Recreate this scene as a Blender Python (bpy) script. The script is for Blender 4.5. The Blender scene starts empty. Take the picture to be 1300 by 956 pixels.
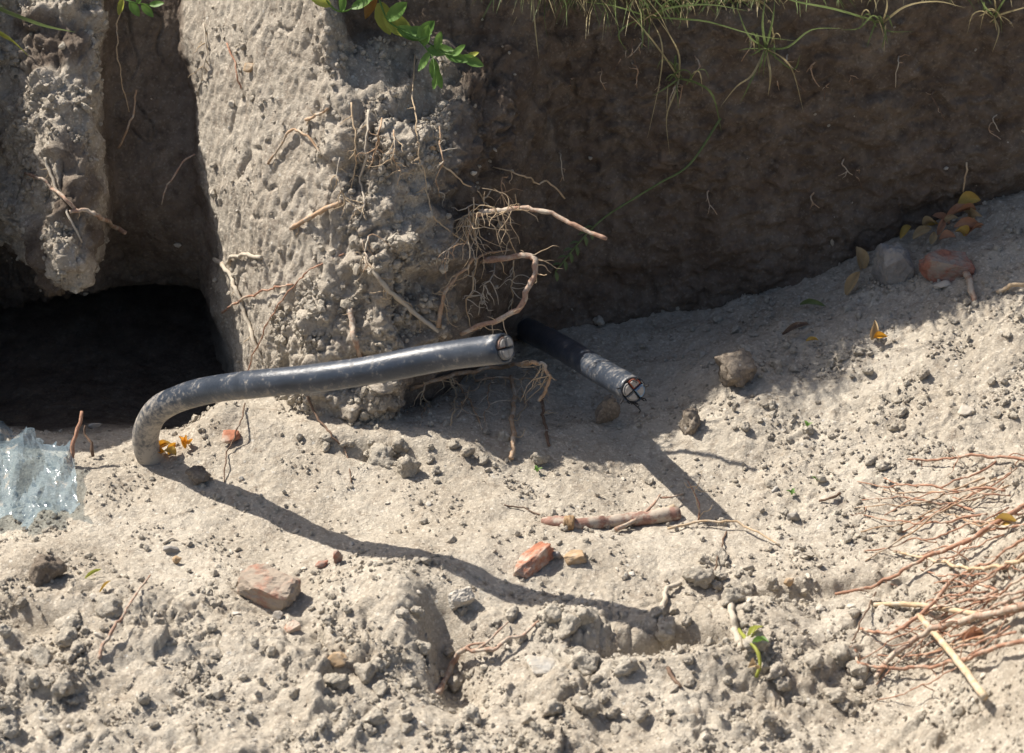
import bpy, bmesh, math, random
import numpy as np
from mathutils import Vector, Matrix

random.seed(7)
RNG = np.random.default_rng(7)
scene = bpy.context.scene
COL = scene.collection

# ------------------------------------------------------------------ camera
PITCH = math.radians(30.0)
DIST = 3.2
CAM = np.array([0.0, -DIST * math.cos(PITCH), DIST * math.sin(PITCH)])
FW = np.array([0.0, math.cos(PITCH), -math.sin(PITCH)])
UP = np.array([0.0, math.sin(PITCH), math.cos(PITCH)])
cam_data = bpy.data.cameras.new('camera')
cam = bpy.data.objects.new('camera', cam_data)
COL.objects.link(cam)
cam.location = CAM
cam.rotation_euler = (math.pi / 2 - PITCH, 0, 0)
cam_data.sensor_width = 36.0
cam_data.lens = 36.0 * DIST / 1.3
cam_data.clip_end = 200.0
cam_data.dof.use_dof = True
cam_data.dof.focus_distance = 3.08
cam_data.dof.aperture_fstop = 9.0
scene.camera = cam

# ------------------------------------------------------------------ light
TO_SUN = Vector((-0.716, 0.453, 1.0)).normalized()
ELEV = math.asin(TO_SUN.z)
world = bpy.data.worlds.new('World')
scene.world = world
world.use_nodes = True
wn = world.node_tree
for n in list(wn.nodes):
    wn.nodes.remove(n)
sky = wn.nodes.new('ShaderNodeTexSky')
sky.sky_type = 'NISHITA'
sky.sun_disc = False
sky.sun_elevation = ELEV
sky.dust_density = 3.0
sky.ozone_density = 0.6
sky.sun_rotation = math.atan2(TO_SUN.x, TO_SUN.y)
bg = wn.nodes.new('ShaderNodeBackground')
bg.inputs['Strength'].default_value = 0.08
wo = wn.nodes.new('ShaderNodeOutputWorld')
wn.links.new(sky.outputs[0], bg.inputs['Color'])
wn.links.new(bg.outputs[0], wo.inputs['Surface'])
sun_data = bpy.data.lights.new('sun', 'SUN')
sun_data.energy = 5.0
sun_data.angle = math.radians(0.53)
sun_data.color = (1.0, 0.94, 0.845)
sun = bpy.data.objects.new('sun', sun_data)
COL.objects.link(sun)
sun.rotation_euler = (-TO_SUN).to_track_quat('-Z', 'Y').to_euler()
sun.location = TO_SUN * 5
scene.view_settings.view_transform = 'Standard'
scene.view_settings.look = 'None'
scene.view_settings.gamma = 1.0
scene.view_settings.exposure = 0.66
scene.view_settings.use_curve_mapping = False
scene.cycles.max_bounces = 6

# ------------------------------------------------------------------ helpers
def rayd(px, py):
    d = FW + np.array([1.0, 0, 0]) * ((px - 650) / 1000.0 / DIST) + UP * ((478 - py) / 1000.0 / DIST)
    return d                                   # component along FW is 1 -> t is depth

def at_y(px, py, Y):
    d = rayd(px, py)
    return Vector(CAM + d * ((Y - CAM[1]) / d[1]))

def at_z(px, py, Z):
    d = rayd(px, py)
    return Vector(CAM + d * ((Z - CAM[2]) / d[2]))

def x_of(px, Y, Z):
    depth = (np.array([0, Y, Z]) - CAM) @ FW
    return (px - 650) / 1000.0 / DIST * depth

def hash3(ix, iy, iz, seed):
    h = (ix.astype(np.int64) * 374761393 + iy.astype(np.int64) * 668265263 + iz.astype(np.int64) * 2147483647 + seed * 1274126177) & 0xffffffff
    h = ((h ^ (h >> 13)) * 1274126177) & 0xffffffff
    h = ((h ^ (h >> 16)) * 2246822519) & 0xffffffff
    return (h ^ (h >> 15)) & 0xffffffff

def perlin(P, seed=0):
    """gradient noise, about -1..1"""
    I = np.floor(P)
    f = (P - I).astype(np.float32)
    I = I.astype(np.int64)
    w = f * f * f * (f * (f * 6 - 15) + 10)
    out = np.zeros(len(P), np.float32)
    for cx in (0, 1):
        wx = w[:, 0] if cx else 1 - w[:, 0]
        for cy in (0, 1):
            wy = w[:, 1] if cy else 1 - w[:, 1]
            for cz in (0, 1):
                wz = w[:, 2] if cz else 1 - w[:, 2]
                h = hash3(I[:, 0] + cx, I[:, 1] + cy, I[:, 2] + cz, seed)
                gx = ((h & 1023) / 511.5 - 1).astype(np.float32)
                gy = (((h >> 10) & 1023) / 511.5 - 1).astype(np.float32)
                gz = (((h >> 20) & 1023) / 511.5 - 1).astype(np.float32)
                out += wx * wy * wz * (gx * (f[:, 0] - cx) + gy * (f[:, 1] - cy) + gz * (f[:, 2] - cz))
    return out * 1.5

def worley(P, seed=0, flat=False):
    """distance to nearest feature point, and a random value of that cell"""
    I = np.floor(P).astype(np.int64)
    best = np.full(len(P), 9.0, np.float32)
    val = np.zeros(len(P), np.float32)
    for dx in (-1, 0, 1):
        for dy in (-1, 0, 1):
            for dz in ((0,) if flat else (-1, 0, 1)):
                cx, cy, cz = I[:, 0] + dx, I[:, 1] + dy, I[:, 2] + dz
                h = hash3(cx, cy, cz, seed)
                qx = cx + (h & 1023) / 1023.0 - P[:, 0]
                qy = cy + ((h >> 10) & 1023) / 1023.0 - P[:, 1]
                qz = 0 if flat else cz + ((h >> 20) & 1023) / 1023.0 - P[:, 2]
                d = (qx * qx + qy * qy + qz * qz).astype(np.float32)
                m = d < best
                best = np.where(m, d, best)
                val = np.where(m, ((h >> 7) & 255) / 255.0, val)
    return np.sqrt(best), val

def bumps(P, scale, seed, flat=False, keep=0.6):
    """rounded grains of the given size, some missing"""
    d, v = worley(P * scale, seed, flat)
    r = 0.35 + 0.4 * v
    b = np.sqrt(np.clip(1 - (d / r) ** 2, 0, 1)) * r
    return np.where(v > 1 - keep, b, 0)

def sstep(a, b, x):
    t = np.clip((x - a) / (b - a), 0, 1)
    return t * t * (3 - 2 * t)

def smooth_axis(A, n, axis):
    if n < 1:
        return A
    k = np.hanning(2 * n + 3)[1:-1]
    k /= k.sum()
    pad = [(0, 0)] * A.ndim
    pad[axis] = (n, n)
    B = np.pad(A, pad, mode='edge')
    out = np.zeros_like(A)
    L = A.shape[axis]
    for i, w in enumerate(k):
        out += w * np.take(B, range(i, i + L), axis=axis)
    return out

def mesh_np(name, verts, faces, smooth=True):
    """verts (n,3); faces (m,3) or (m,4) arrays"""
    me = bpy.data.meshes.new(name)
    verts = np.asarray(verts, np.float32)
    faces = np.asarray(faces, np.int32)
    k = faces.shape[1]
    me.vertices.add(len(verts))
    me.vertices.foreach_set('co', verts.ravel())
    me.loops.add(faces.size)
    me.loops.foreach_set('vertex_index', faces.ravel())
    me.polygons.add(len(faces))
    me.polygons.foreach_set('loop_start', np.arange(0, faces.size, k, dtype=np.int32))
    me.polygons.foreach_set('loop_total', np.full(len(faces), k, np.int32))
    me.update(calc_edges=True)
    me.polygons.foreach_set('use_smooth', np.full(len(faces), smooth))
    me.validate()
    return me

def grid_faces(nr, nc, flip=False):
    i = np.arange(nr * nc).reshape(nr, nc)
    a, b, c, d = i[:-1, :-1].ravel(), i[:-1, 1:].ravel(), i[1:, 1:].ravel(), i[1:, :-1].ravel()
    return np.stack([a, d, c, b] if flip else [a, b, c, d], 1)

def link(name, me, mat, parent=None):
    o = bpy.data.objects.new(name, me)
    COL.objects.link(o)
    if mat is not None and me is not None and not me.materials:
        me.materials.append(mat)
    if parent is not None:
        o.parent = parent
    return o

def tag(o, label, cat, group=None, kind=None):
    o['label'] = label
    o['category'] = cat
    if group:
        o['group'] = group
    if kind:
        o['kind'] = kind
    return o

def empty(name, loc=(0, 0, 0)):
    o = bpy.data.objects.new(name, None)
    o.empty_display_size = 0.02
    COL.objects.link(o)
    o.location = loc
    return o

def set_origin(o, p):
    """move a mesh object's origin to p without moving the mesh (and its world-space children)"""
    p = Vector(p)
    o.data.transform(Matrix.Translation(-p))
    o.location = p

# ------------------------------------------------------------------ materials
class NT:
    def __init__(s, name):
        s.m = bpy.data.materials.new(name)
        s.m.use_nodes = True
        s.t = s.m.node_tree
        s.b = s.t.nodes['Principled BSDF']
        s.out = s.t.nodes['Material Output']
    def n(s, typ, **kw):
        x = s.t.nodes.new(typ)
        for k, v in kw.items():
            setattr(x, k, v)
        return x
    def l(s, a, b):
        s.t.links.new(a, b)
    def co(s):
        if not hasattr(s, '_c'):
            s._c = s.n('ShaderNodeNewGeometry').outputs['Position']
        return s._c
    def noise(s, scale, detail=4, rough=0.55, vec=None):
        x = s.n('ShaderNodeTexNoise')
        x.inputs['Scale'].default_value = scale
        x.inputs['Detail'].default_value = detail
        x.inputs['Roughness'].default_value = rough
        s.l(vec if vec is not None else s.co(), x.inputs['Vector'])
        return x.outputs['Fac']
    def ramp(s, fac, stops):
        x = s.n('ShaderNodeValToRGB')
        e = x.color_ramp.elements
        while len(e) < len(stops):
            e.new(0.5)
        for i, (p, c) in enumerate(stops):
            e[i].position = p
            e[i].color = (c, c, c, 1) if isinstance(c, (int, float)) else (*c, 1)
        s.l(fac, x.inputs['Fac'])
        return x.outputs['Color']
    def mix(s, fac, a, b, mode='MIX'):
        x = s.n('ShaderNodeMix', data_type='RGBA', blend_type=mode)
        for sock, v in ((x.inputs['Factor'], fac), (x.inputs['A'], a), (x.inputs['B'], b)):
            if hasattr(v, 'is_output'):
                s.l(v, sock)
            elif isinstance(v, tuple):
                sock.default_value = (*v, 1)
            else:
                sock.default_value = v
        return x.outputs['Result']
    def math(s, op, a, b=0.0):
        x = s.n('ShaderNodeMath', operation=op)
        for i, v in enumerate((a, b)):
            if hasattr(v, 'is_output'):
                s.l(v, x.inputs[i])
            else:
                x.inputs[i].default_value = v
        return x.outputs[0]
    def bump(s, h, strength, dist, prev=None):
        x = s.n('ShaderNodeBump')
        x.inputs['Strength'].default_value = strength
        x.inputs['Distance'].default_value = dist
        s.l(h, x.inputs['Height'])
        if prev is not None:
            s.l(prev, x.inputs['Normal'])
        return x.outputs['Normal']
    def done(s, color=None, rough=None, normal=None, spec=None):
        for key, v in (('Base Color', color), ('Roughness', rough), ('Normal', normal), ('Specular IOR Level', spec)):
            if v is None:
                continue
            if hasattr(v, 'is_output'):
                s.l(v, s.b.inputs[key])
            elif isinstance(v, tuple):
                s.b.inputs[key].default_value = (*v, 1)
            else:
                s.b.inputs[key].default_value = v
        return s.m

def soil_material(name, pale, mid, dark, moist_and_shade=None):
    t = NT(name)
    big = t.noise(7, 4, 0.6)
    c = t.mix(t.ramp(big, [(0.35, 0.0), (0.66, 1.0)]), mid, pale)
    med = t.noise(60, 5, 0.65)
    c = t.mix(t.ramp(med, [(0.30, 0.75), (0.48, 0.0)]), c, dark)
    vor = t.n('ShaderNodeTexVoronoi')
    vor.inputs['Scale'].default_value = 150
    t.l(t.co(), vor.inputs['Vector'])
    sep = t.n('ShaderNodeSeparateColor')
    t.l(vor.outputs['Color'], sep.inputs[0])
    grain = t.mix(t.ramp(sep.outputs[0], [(0.0, 0.84), (1.0, 1.12)]), (0, 0, 0), c, 'MIX')
    c = t.mix(0.55, c, grain)
    vor2 = t.n('ShaderNodeTexVoronoi')
    vor2.inputs['Scale'].default_value = 380
    t.l(t.co(), vor2.inputs['Vector'])
    sep2 = t.n('ShaderNodeSeparateColor')
    t.l(vor2.outputs['Color'], sep2.inputs[0])
    c = t.mix(t.ramp(sep2.outputs[0], [(0.0, 0.0), (0.25, 0.0), (1.0, 0.30)]), c, dark)
    c = t.mix(t.ramp(sep2.outputs[1], [(0.86, 0.0), (0.9, 0.5)]), c, tuple(min(1, v * 1.25) for v in pale))
    speck = t.math('MULTIPLY', t.ramp(sep.outputs[1], [(0.955, 0.0), (0.965, 1.0)]), t.ramp(vor.outputs['Distance'], [(0.22, 1.0), (0.34, 0.0)]))
    c = t.mix(t.math('MULTIPLY', speck, 0.7), c, (0.66, 0.63, 0.57))
    speck2 = t.math('MULTIPLY', t.ramp(sep.outputs[2], [(0.96, 0.0), (0.97, 1.0)]), t.ramp(vor.outputs['Distance'], [(0.22, 1.0), (0.34, 0.0)]))
    c = t.mix(t.math('MULTIPLY', speck2, 0.7), c, (0.17, 0.13, 0.10))
    if moist_and_shade is not None:  # darker brown for moist soil, and for shade put into the colour
        a = t.n('ShaderNodeAttribute', attribute_name='moist_and_shade')
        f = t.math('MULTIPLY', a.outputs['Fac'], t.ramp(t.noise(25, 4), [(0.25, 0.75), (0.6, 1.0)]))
        wet_and_shade = t.mix(t.ramp(med, [(0.32, 0.0), (0.66, 1.0)]), tuple(v * 0.5 for v in moist_and_shade), tuple(v * 1.12 for v in moist_and_shade))
        wet_and_shade = t.mix(t.ramp(t.noise(13, 5, .65), [(.4, 0.0), (.65, .55)]), wet_and_shade, tuple(v * .62 for v in moist_and_shade))
        wet_and_shade = t.mix(t.ramp(sep2.outputs[1], [(0.9, 0.0), (0.94, 0.10)]), wet_and_shade, mid)
        c = t.mix(f, c, wet_and_shade)
    h1 = t.noise(220, 5, 0.7)
    h2 = t.noise(750, 3, 0.6)
    nrm = t.bump(h1, 0.8, 0.0046)
    nrm = t.bump(t.noise(430, 3, .7), 0.75, 0.0026, nrm)
    nrm = t.bump(h2, 0.6, 0.0014, nrm)
    return t.done(c, 0.96, nrm, 0.12)

PALE, MID, DARK = (0.57, 0.515, 0.43), (0.44, 0.385, 0.31), (0.30, 0.245, 0.19)
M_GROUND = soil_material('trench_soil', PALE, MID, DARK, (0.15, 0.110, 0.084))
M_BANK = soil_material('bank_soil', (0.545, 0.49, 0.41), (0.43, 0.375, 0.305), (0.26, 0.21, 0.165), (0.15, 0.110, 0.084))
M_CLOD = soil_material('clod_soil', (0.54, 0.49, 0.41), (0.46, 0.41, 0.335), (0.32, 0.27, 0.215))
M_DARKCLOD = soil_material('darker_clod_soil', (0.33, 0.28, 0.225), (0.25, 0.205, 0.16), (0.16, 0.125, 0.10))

def stone_material(name, base, dusty, amount):
    t = NT(name)
    n1 = t.noise(90, 5, 0.65)
    c = t.mix(t.ramp(n1, [(0.3, 0.0), (0.7, 1.0)]), tuple(v * 0.7 for v in base), base)
    n2 = t.noise(38, 5, 0.7)
    c = t.mix(t.ramp(n2, [(0.62 - amount * 0.5, 0.0), (0.80 - amount * 0.5, 0.95)]), c, dusty)
    nrm = t.bump(t.noise(260, 5, 0.7), 0.5, 0.002)
    return t.done(c, 0.9, nrm, 0.2)

M_BRICK = stone_material('brick_red', (0.45, 0.19, 0.115), (0.50, 0.43, 0.35), 0.36)
M_BRICK_DUSTY = stone_material('brick_dusty', (0.40, 0.18, 0.12), (0.35, 0.295, 0.235), 0.62)
M_BRICK_SHADE = stone_material('brick_in_shade', (0.36, 0.16, 0.11), (0.30, 0.26, 0.22), 0.35)  # darker copy of the brick, shade put into colour for shadowed pieces
M_GREY = stone_material('grey_stone', (0.29, 0.275, 0.26), (0.36, 0.32, 0.27), 0.35)
M_WHITE = stone_material('white_stone', (0.50, 0.48, 0.44), (0.52, 0.465, 0.385), 0.55)
M_TAN = stone_material('tan_stone', (0.47, 0.33, 0.20), (0.47, 0.41, 0.33), 0.25)

def root_material(name, a, b, dust, amount=0.3):
    t = NT(name)
    map_ = t.n('ShaderNodeMapping')
    map_.inputs['Scale'].default_value = (1, 1, 1)
    t.l(t.co(), map_.inputs['Vector'])
    n1 = t.noise(120, 5, 0.65)
    c = t.mix(t.ramp(n1, [(0.32, 0.0), (0.68, 1.0)]), a, b)
    c = t.mix(t.ramp(t.noise(55, 5, 0.7), [(0.66 - amount * 0.5, 0.0), (0.78 - amount * 0.5, 0.85)]), c, dust)
    nrm = t.bump(t.noise(420, 4, 0.7), 0.6, 0.0012)
    return t.done(c, 0.8, nrm, 0.25)

M_ROOT = root_material('root_tan', (0.30, 0.185, 0.11), (0.47, 0.33, 0.215), (0.46, 0.40, 0.32), 0.35)
M_ROOT_PINK = root_material('root_pinkish', (0.25, 0.145, 0.10), (0.42, 0.275, 0.20), (0.47, 0.41, 0.33), 0.42)
M_ROOT_RED = root_material('root_red', (0.25, 0.125, 0.08), (0.42, 0.245, 0.165), (0.50, 0.42, 0.33), 0.3)
M_ROOT_DUST = root_material('root_dusty', (0.33, 0.25, 0.18), (0.46, 0.38, 0.28), (0.46, 0.41, 0.335), 0.65)
M_ROOT_DARK = root_material('root_dark', (0.10, 0.065, 0.045), (0.20, 0.13, 0.09), (0.38, 0.33, 0.27), 0.15)
M_FIBRE = root_material('root_fibre', (0.40, 0.29, 0.18), (0.55, 0.43, 0.29), (0.46, 0.41, 0.33), 0.2)
M_STRAW = root_material('straw', (0.40, 0.28, 0.17), (0.56, 0.43, 0.28), (0.50, 0.44, 0.35), 0.35)
M_BARK = root_material('root_bark', (0.19, 0.105, 0.08), (0.34, 0.20, 0.155), (0.46, 0.40, 0.325), 0.45)
M_BARK_BAND = root_material('bark_band', (0.24, 0.15, 0.08), (0.36, 0.24, 0.13), (0.42, 0.34, 0.24), 0.2)

def leaf_material(name, a, b, trans=0.35, rough=0.5):
    t = NT(name)
    c = t.mix(t.ramp(t.noise(70, 4, 0.6), [(0.3, 0.0), (0.7, 1.0)]), a, b)
    t.done(c, rough, None, 0.3)
    tr = t.n('ShaderNodeBsdfTranslucent')
    t.l(c, tr.inputs['Color'])
    mx = t.n('ShaderNodeMixShader')
    mx.inputs[0].default_value = trans
    t.l(t.b.outputs[0], mx.inputs[1])
    t.l(tr.outputs[0], mx.inputs[2])
    t.l(mx.outputs[0], t.out.inputs['Surface'])
    return t.m

M_LEAF = leaf_material('weed_leaf', (0.10, 0.20, 0.045), (0.17, 0.29, 0.07))
M_LEAF_YEL = leaf_material('weed_leaf_yellow', (0.32, 0.36, 0.06), (0.42, 0.42, 0.10))
M_LEAF_BROWN = leaf_material('weed_leaf_brown', (0.36, 0.17, 0.04), (0.48, 0.27, 0.07))
M_GRASS = leaf_material('grass_green', (0.12, 0.17, 0.06), (0.21, 0.26, 0.11))
M_GRASS_DRY = leaf_material('grass_dry', (0.36, 0.30, 0.17), (0.48, 0.41, 0.24))
M_DRYLEAF = leaf_material('dry_leaf_tan', (0.42, 0.29, 0.15), (0.56, 0.42, 0.24), 0.2, 0.7)
M_DRYLEAF_RED = leaf_material('dry_leaf_reddish', (0.34, 0.16, 0.09), (0.46, 0.26, 0.16), 0.2, 0.7)
M_DRYLEAF_YEL = leaf_material('dry_leaf_yellow', (0.50, 0.33, 0.08), (0.62, 0.45, 0.14), 0.25, 0.7)
M_ORANGE = leaf_material('orange_petal', (0.72, 0.29, 0.02), (0.80, 0.47, 0.06), 0.25, 0.6)

# ------------------------------------------------------------------ the earth bank (one lofted sheet)
# each level: plan outline of the bank face, knots as (pixel column, distance Y)
KN = 21
def level(z, mids):
    """mids: 17 (px, Y) pairs, knots 2..18"""
    xs, ys = [-5.0, -1.1], [mids[0][1] + 0.03, mids[0][1]]
    for px, Y in mids:
        xs.append(x_of(px, Y, z)); ys.append(Y)
    xs += [x_of(1560, mids[-1][1] + .02, z), 5.0]
    ys += [mids[-1][1] + 0.02, mids[-1][1] + 0.05]
    return z, xs, ys
LEVELS = [
 level(-0.24, [(-160,-0.04),(-40,0.36),(72,0.48),(115,0.52),(150,0.54),(258,0.46),(306,0.06),(340,-0.05),(400,-0.16),(480,-0.15),(545,-0.05),(610,0.03),(660,0.09),(720,0.145),(900,0.158),(1100,0.188),(1300,0.213)]),
 level(-0.1, [(-160,-0.05),(-40,0.34),(72,0.44),(115,0.48),(150,0.5),(260,0.44),(306,0.05),(340,-0.06),(400,-0.16),(480,-0.15),(545,-0.05),(612,0.03),(660,0.09),(720,0.145),(900,0.158),(1100,0.188),(1300,0.213)]),
 level(-0.05, [(-160,-0.06),(-40,0.3),(72,0.33),(115,0.36),(150,0.38),(262,0.36),(304,0.03),(340,-0.075),(400,-0.163),(480,-0.16),(546,-0.055),(614,0.03),(661,0.09),(720,0.145),(900,0.158),(1100,0.188),(1300,0.213)]),
 level(-0.01, [(-160,-0.06),(-40,0.3),(72,0.22),(115,0.24),(150,0.25),(262,0.24),(302,0.025),(340,-0.075),(400,-0.163),(480,-0.163),(548,-0.065),(618,0.025),(663,0.09),(720,0.145),(900,0.158),(1100,0.188),(1300,0.213)]),
 level(0.06, [(-160,-0.06),(-40,0.3),(72,0.17),(115,0.19),(145,0.225),(258,0.2),(297,0.045),(338,-0.055),(405,-0.145),(485,-0.155),(555,-0.075),(626,0.02),(666,0.09),(720,0.151),(900,0.158),(1100,0.188),(1300,0.213)]),
 level(0.1, [(-160,-0.06),(-40,0.3),(72,0.02),(115,0.05),(142,0.21),(256,0.19),(291,0.065),(337,-0.04),(408,-0.135),(490,-0.15),(565,-0.1),(634,0.01),(669,0.09),(720,0.155),(900,0.158),(1100,0.188),(1300,0.213)]),
 level(0.15, [(-160,-0.06),(-40,0.3),(72,-0.03),(115,0.0),(140,0.2),(252,0.2),(283,0.1),(335,-0.01),(413,-0.11),(495,-0.13),(572,-0.085),(640,0.02),(673,0.095),(720,0.16),(900,0.158),(1100,0.188),(1300,0.213)]),
 level(0.22, [(-160,-0.06),(-40,0.3),(72,0.045),(115,0.07),(140,0.22),(245,0.23),(270,0.15),(333,0.02),(420,-0.075),(500,-0.09),(582,-0.05),(645,0.04),(677,0.1),(720,0.1668),(900,0.1572),(1100,0.1872),(1300,0.2122)]),
 level(0.3, [(-160,-0.055),(-40,0.3),(72,0.13),(115,0.15),(140,0.26),(235,0.29),(255,0.225),(330,0.075),(425,-0.03),(510,-0.045),(592,-0.005),(650,0.065),(681,0.115),(720,0.1738),(900,0.154),(1100,0.184),(1300,0.209)]),
 level(0.37, [(-160,-0.04),(-40,0.3),(72,0.21),(115,0.23),(140,0.3),(232,0.34),(247,0.285),(327,0.125),(425,0.01),(512,-0.012),(595,0.025),(654,0.085),(684,0.125),(720,0.173),(900,0.1512),(1100,0.1812),(1300,0.2062)]),
 level(0.405, [(-160,0.0),(-40,0.3),(72,0.25),(115,0.27),(140,0.33),(228,0.375),(243,0.32),(325,0.15),(418,0.03),(462,0.115),(598,0.105),(657,0.11),(687,0.13),(720,0.1725),(900,0.1498),(1100,0.1798),(1300,0.2048)]),
 level(0.46, [(-160,0.09),(-40,0.3),(72,0.34),(115,0.355),(145,0.37),(226,0.405),(240,0.355),(322,0.185),(414,0.06),(452,0.135),(600,0.12),(660,0.12),(690,0.14),(720,0.1719),(900,0.1476),(1100,0.1776),(1300,0.2026)]),
 level(0.56, [(-160,0.22),(-40,0.36),(72,0.48),(115,0.49),(150,0.46),(222,0.48),(235,0.42),(318,0.25),(410,0.115),(448,0.165),(600,0.14),(660,0.135),(695,0.16),(720,0.1707),(900,0.1436),(1100,0.1736),(1300,0.1986)]),
]
ZL = np.array([l[0] for l in LEVELS])
KX = np.array([l[1] for l in LEVELS]); KY = np.array([l[2] for l in LEVELS])
KTOP = np.array([.38,.38,.38,.50,.55,.55,.56,.58,.58,.58,.57,.55,.54,.52,.49,.465,.455,.46,.46,.46,.46])

zrow = np.concatenate([np.arange(-.24, .60, .0024), .60 + np.cumsum(np.geomspace(.0025, .12, 56))])
zin = np.clip(zrow, -.24, .56)
def rows(K):
    out = np.stack([np.interp(zin, ZL, K[:, k]) for k in range(K.shape[1])], 1)
    return smooth_axis(out, 7, 0)
RX, RY = rows(KX), rows(KY)
seg = np.hypot(np.diff(KX, axis=1), np.diff(KY, axis=1)).mean(0)
us = []
for k in range(len(seg)):
    step = 0.0024 if 2 <= k <= 17 else (0.006 if k in (1, 18) else 0.12)
    n = max(3, int(seg[k] / step))
    us.append(k + np.arange(n) / n)
us = np.concatenate(us + [np.array([len(seg)])])
BX = np.stack([np.interp(us, np.arange(KX.shape[1]), r) for r in RX])
BY = np.stack([np.interp(us, np.arange(KX.shape[1]), r) for r in RY])
BX, BY = smooth_axis(BX, 9, 1), smooth_axis(BY, 9, 1)
BX[:, 0], BX[:, -1] = -5, 5
btop = smooth_axis(np.interp(us, np.arange(KX.shape[1]), KTOP)[None], 40, 1)[0]
ZG = np.repeat(zrow[:, None], len(us), 1)
over = np.logaddexp(0, (ZG - btop[None]) / .012) * .012
BZ = ZG - over * 0.90
BY = BY + over * 1.5
P = np.stack([BX, BY, BZ], 2)
def grid_normals(P):
    du = np.gradient(P, axis=1); dv = np.gradient(P, axis=0)
    n = np.cross(du, dv)
    n /= np.linalg.norm(n, axis=2, keepdims=True) + 1e-12
    return n
Nn = grid_normals(P)
nr, nc = ZG.shape
pf = P.reshape(-1, 3)
U = np.repeat(us[None], nr, 0).ravel()
zf = pf[:, 2]
# how cloddy each zone is
centre = sstep(9.5, 10.6, U) * (1 - sstep(12.6, 13.4, U)) * sstep(.05, .13, zf) * (1 - sstep(.40, .43, zf))
lower = sstep(8.6, 9.6, U) * (1 - sstep(11.4, 12.2, U)) * (1 - sstep(.12, .2, zf))
leftb = sstep(2.4, 3.0, U) * (1 - sstep(5.3, 5.9, U))
clod = np.clip(centre + 0.6 * leftb + 0.8 * lower, 0, 1)
face = sstep(7.7, 8.1, U) * (1 - sstep(9.8, 10.4, U))
right = sstep(13.0, 14.0, U)
d = perlin(pf * 7.0, 1) * .016 * (1 - .8 * face) * (1 - .6 * leftb)
d += perlin(pf * 17.0, 2) * (.011 * (.35 + clod) * (1 - .7 * face) * (1 - .3 * right))
d += perlin(pf * 40.0, 3) * (.0035 - .0024 * face + .0065 * clod)
d += perlin(pf * 90.0, 4) * (.0018 - .0008 * face + .0022 * clod)
d += perlin(pf * 190.0, 5) * (.0018 - .0006 * face)
warp = pf + np.stack([perlin(pf * 45, 31), perlin(pf * 45, 32), perlin(pf * 45, 33)], 1) * .010
patch = sstep(-.15, .35, perlin(pf * 11, 6))
d += bumps(warp, 30, 7, keep=.55) * .026 * clod * patch
d += bumps(warp, 62, 8, keep=.6) * .011 * np.clip(clod * (.3 + patch) + .03 * face * patch + .3 * right * patch, 0, 1)
d += bumps(warp, 130, 9, keep=.6) * .0048 * np.clip(.20 + clod + .12 * face * patch + .1 * right - .17 * face, 0, 1)
d += perlin(warp * np.array([24, 24, 26]), 27) * .010 * right + perlin(warp * np.array([50, 50, 70]), 28) * .0055 * right + perlin(warp * np.array([95, 95, 110]), 30) * .0028 * right
big = perlin(warp * 13, 29)
d -= sstep(.05, .45, big) * .020 * clod
# shovel scrapes run down the smooth face; spade cuts and cracks in the shaded wall
scr = perlin(pf * np.array([150, 150, 9]), 10) + .6 * perlin(pf * np.array([60, 60, 5]), 11)
d += scr * .0028 * face
d += (perlin(pf * np.array([22, 22, 5]), 15) * .007 + perlin(pf * np.array([60, 60, 13]), 16) * .003) * sstep(12.3, 13, U) * (1 - sstep(14.8, 15.6, U))
crk = np.abs(perlin(pf * np.array([14, 14, 30]), 12) + .25 * perlin(pf * 70, 13))
d -= np.exp(-(crk / .03) ** 2) * .0035 * right * sstep(-.1, .3, perlin(pf * 6, 14))
crk2 = np.abs(perlin(pf * np.array([26, 26, 12]), 17))
d -= np.exp(-(crk2 / .05) ** 2) * .005 * (1 - right) * sstep(.0, .4, perlin(pf * 9, 18))
pits = bumps(warp, 40, 19, keep=.05)
d -= pits * .020 * np.clip(.12 * face + .8 * clod, 0, 1)
d += perlin(pf * 300, 24) * .0007 * (1 - right)
outer = (np.abs(pf[:, 0]) > 1.0) * 1.0
d = d * (1 - .6 * outer)
P2 = pf + Nn.reshape(-1, 3) * d[:, None]
me = mesh_np('earth_bank', P2, grid_faces(nr, nc))
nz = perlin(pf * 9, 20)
moist_and_shade = sstep(11.35, 12.4, U + .7 * nz + .3 * perlin(pf * 30, 21)) * .95
moist_and_shade = np.maximum(moist_and_shade, sstep(10.35, 10.75, U + .15 * nz) * sstep(.395, .425, zf) * .92)  # notch above the ledge: shade painted into the soil colour
moist_and_shade = np.maximum(moist_and_shade, sstep(10.8, 11.6, U + .4 * nz) * (1 - sstep(.08, .16, zf)) * .8)  # undercut at the pillar foot, its shade painted in brown
moist_and_shade = np.maximum(moist_and_shade, (1 - sstep(7.2, 7.7, U)) * np.clip(1 - 1.25 * leftb * sstep(.08, .12, zf) * sstep(-.35, .15, nz + .4 * perlin(pf * 22, 22)), 0, 1) * .9)  # left bank painted as shaded, except on the sunlit lumps
moist_and_shade = np.clip(moist_and_shade, 0, 1)
a = me.attributes.new('moist_and_shade', 'FLOAT', 'POINT')
a.data.foreach_set('value', moist_and_shade.astype(np.float32))
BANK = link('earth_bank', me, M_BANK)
BANK['kind'] = 'structure'
BANK['label'] = 'cut earth bank with a scraped pale pillar and dark shaded wall'
bank_pts, bank_nrm, bank_clod, bank_U, bank_moist_and_shade = P2, grid_normals(P2.reshape(nr, nc, 3)).reshape(-1, 3), clod, U, moist_and_shade

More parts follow.
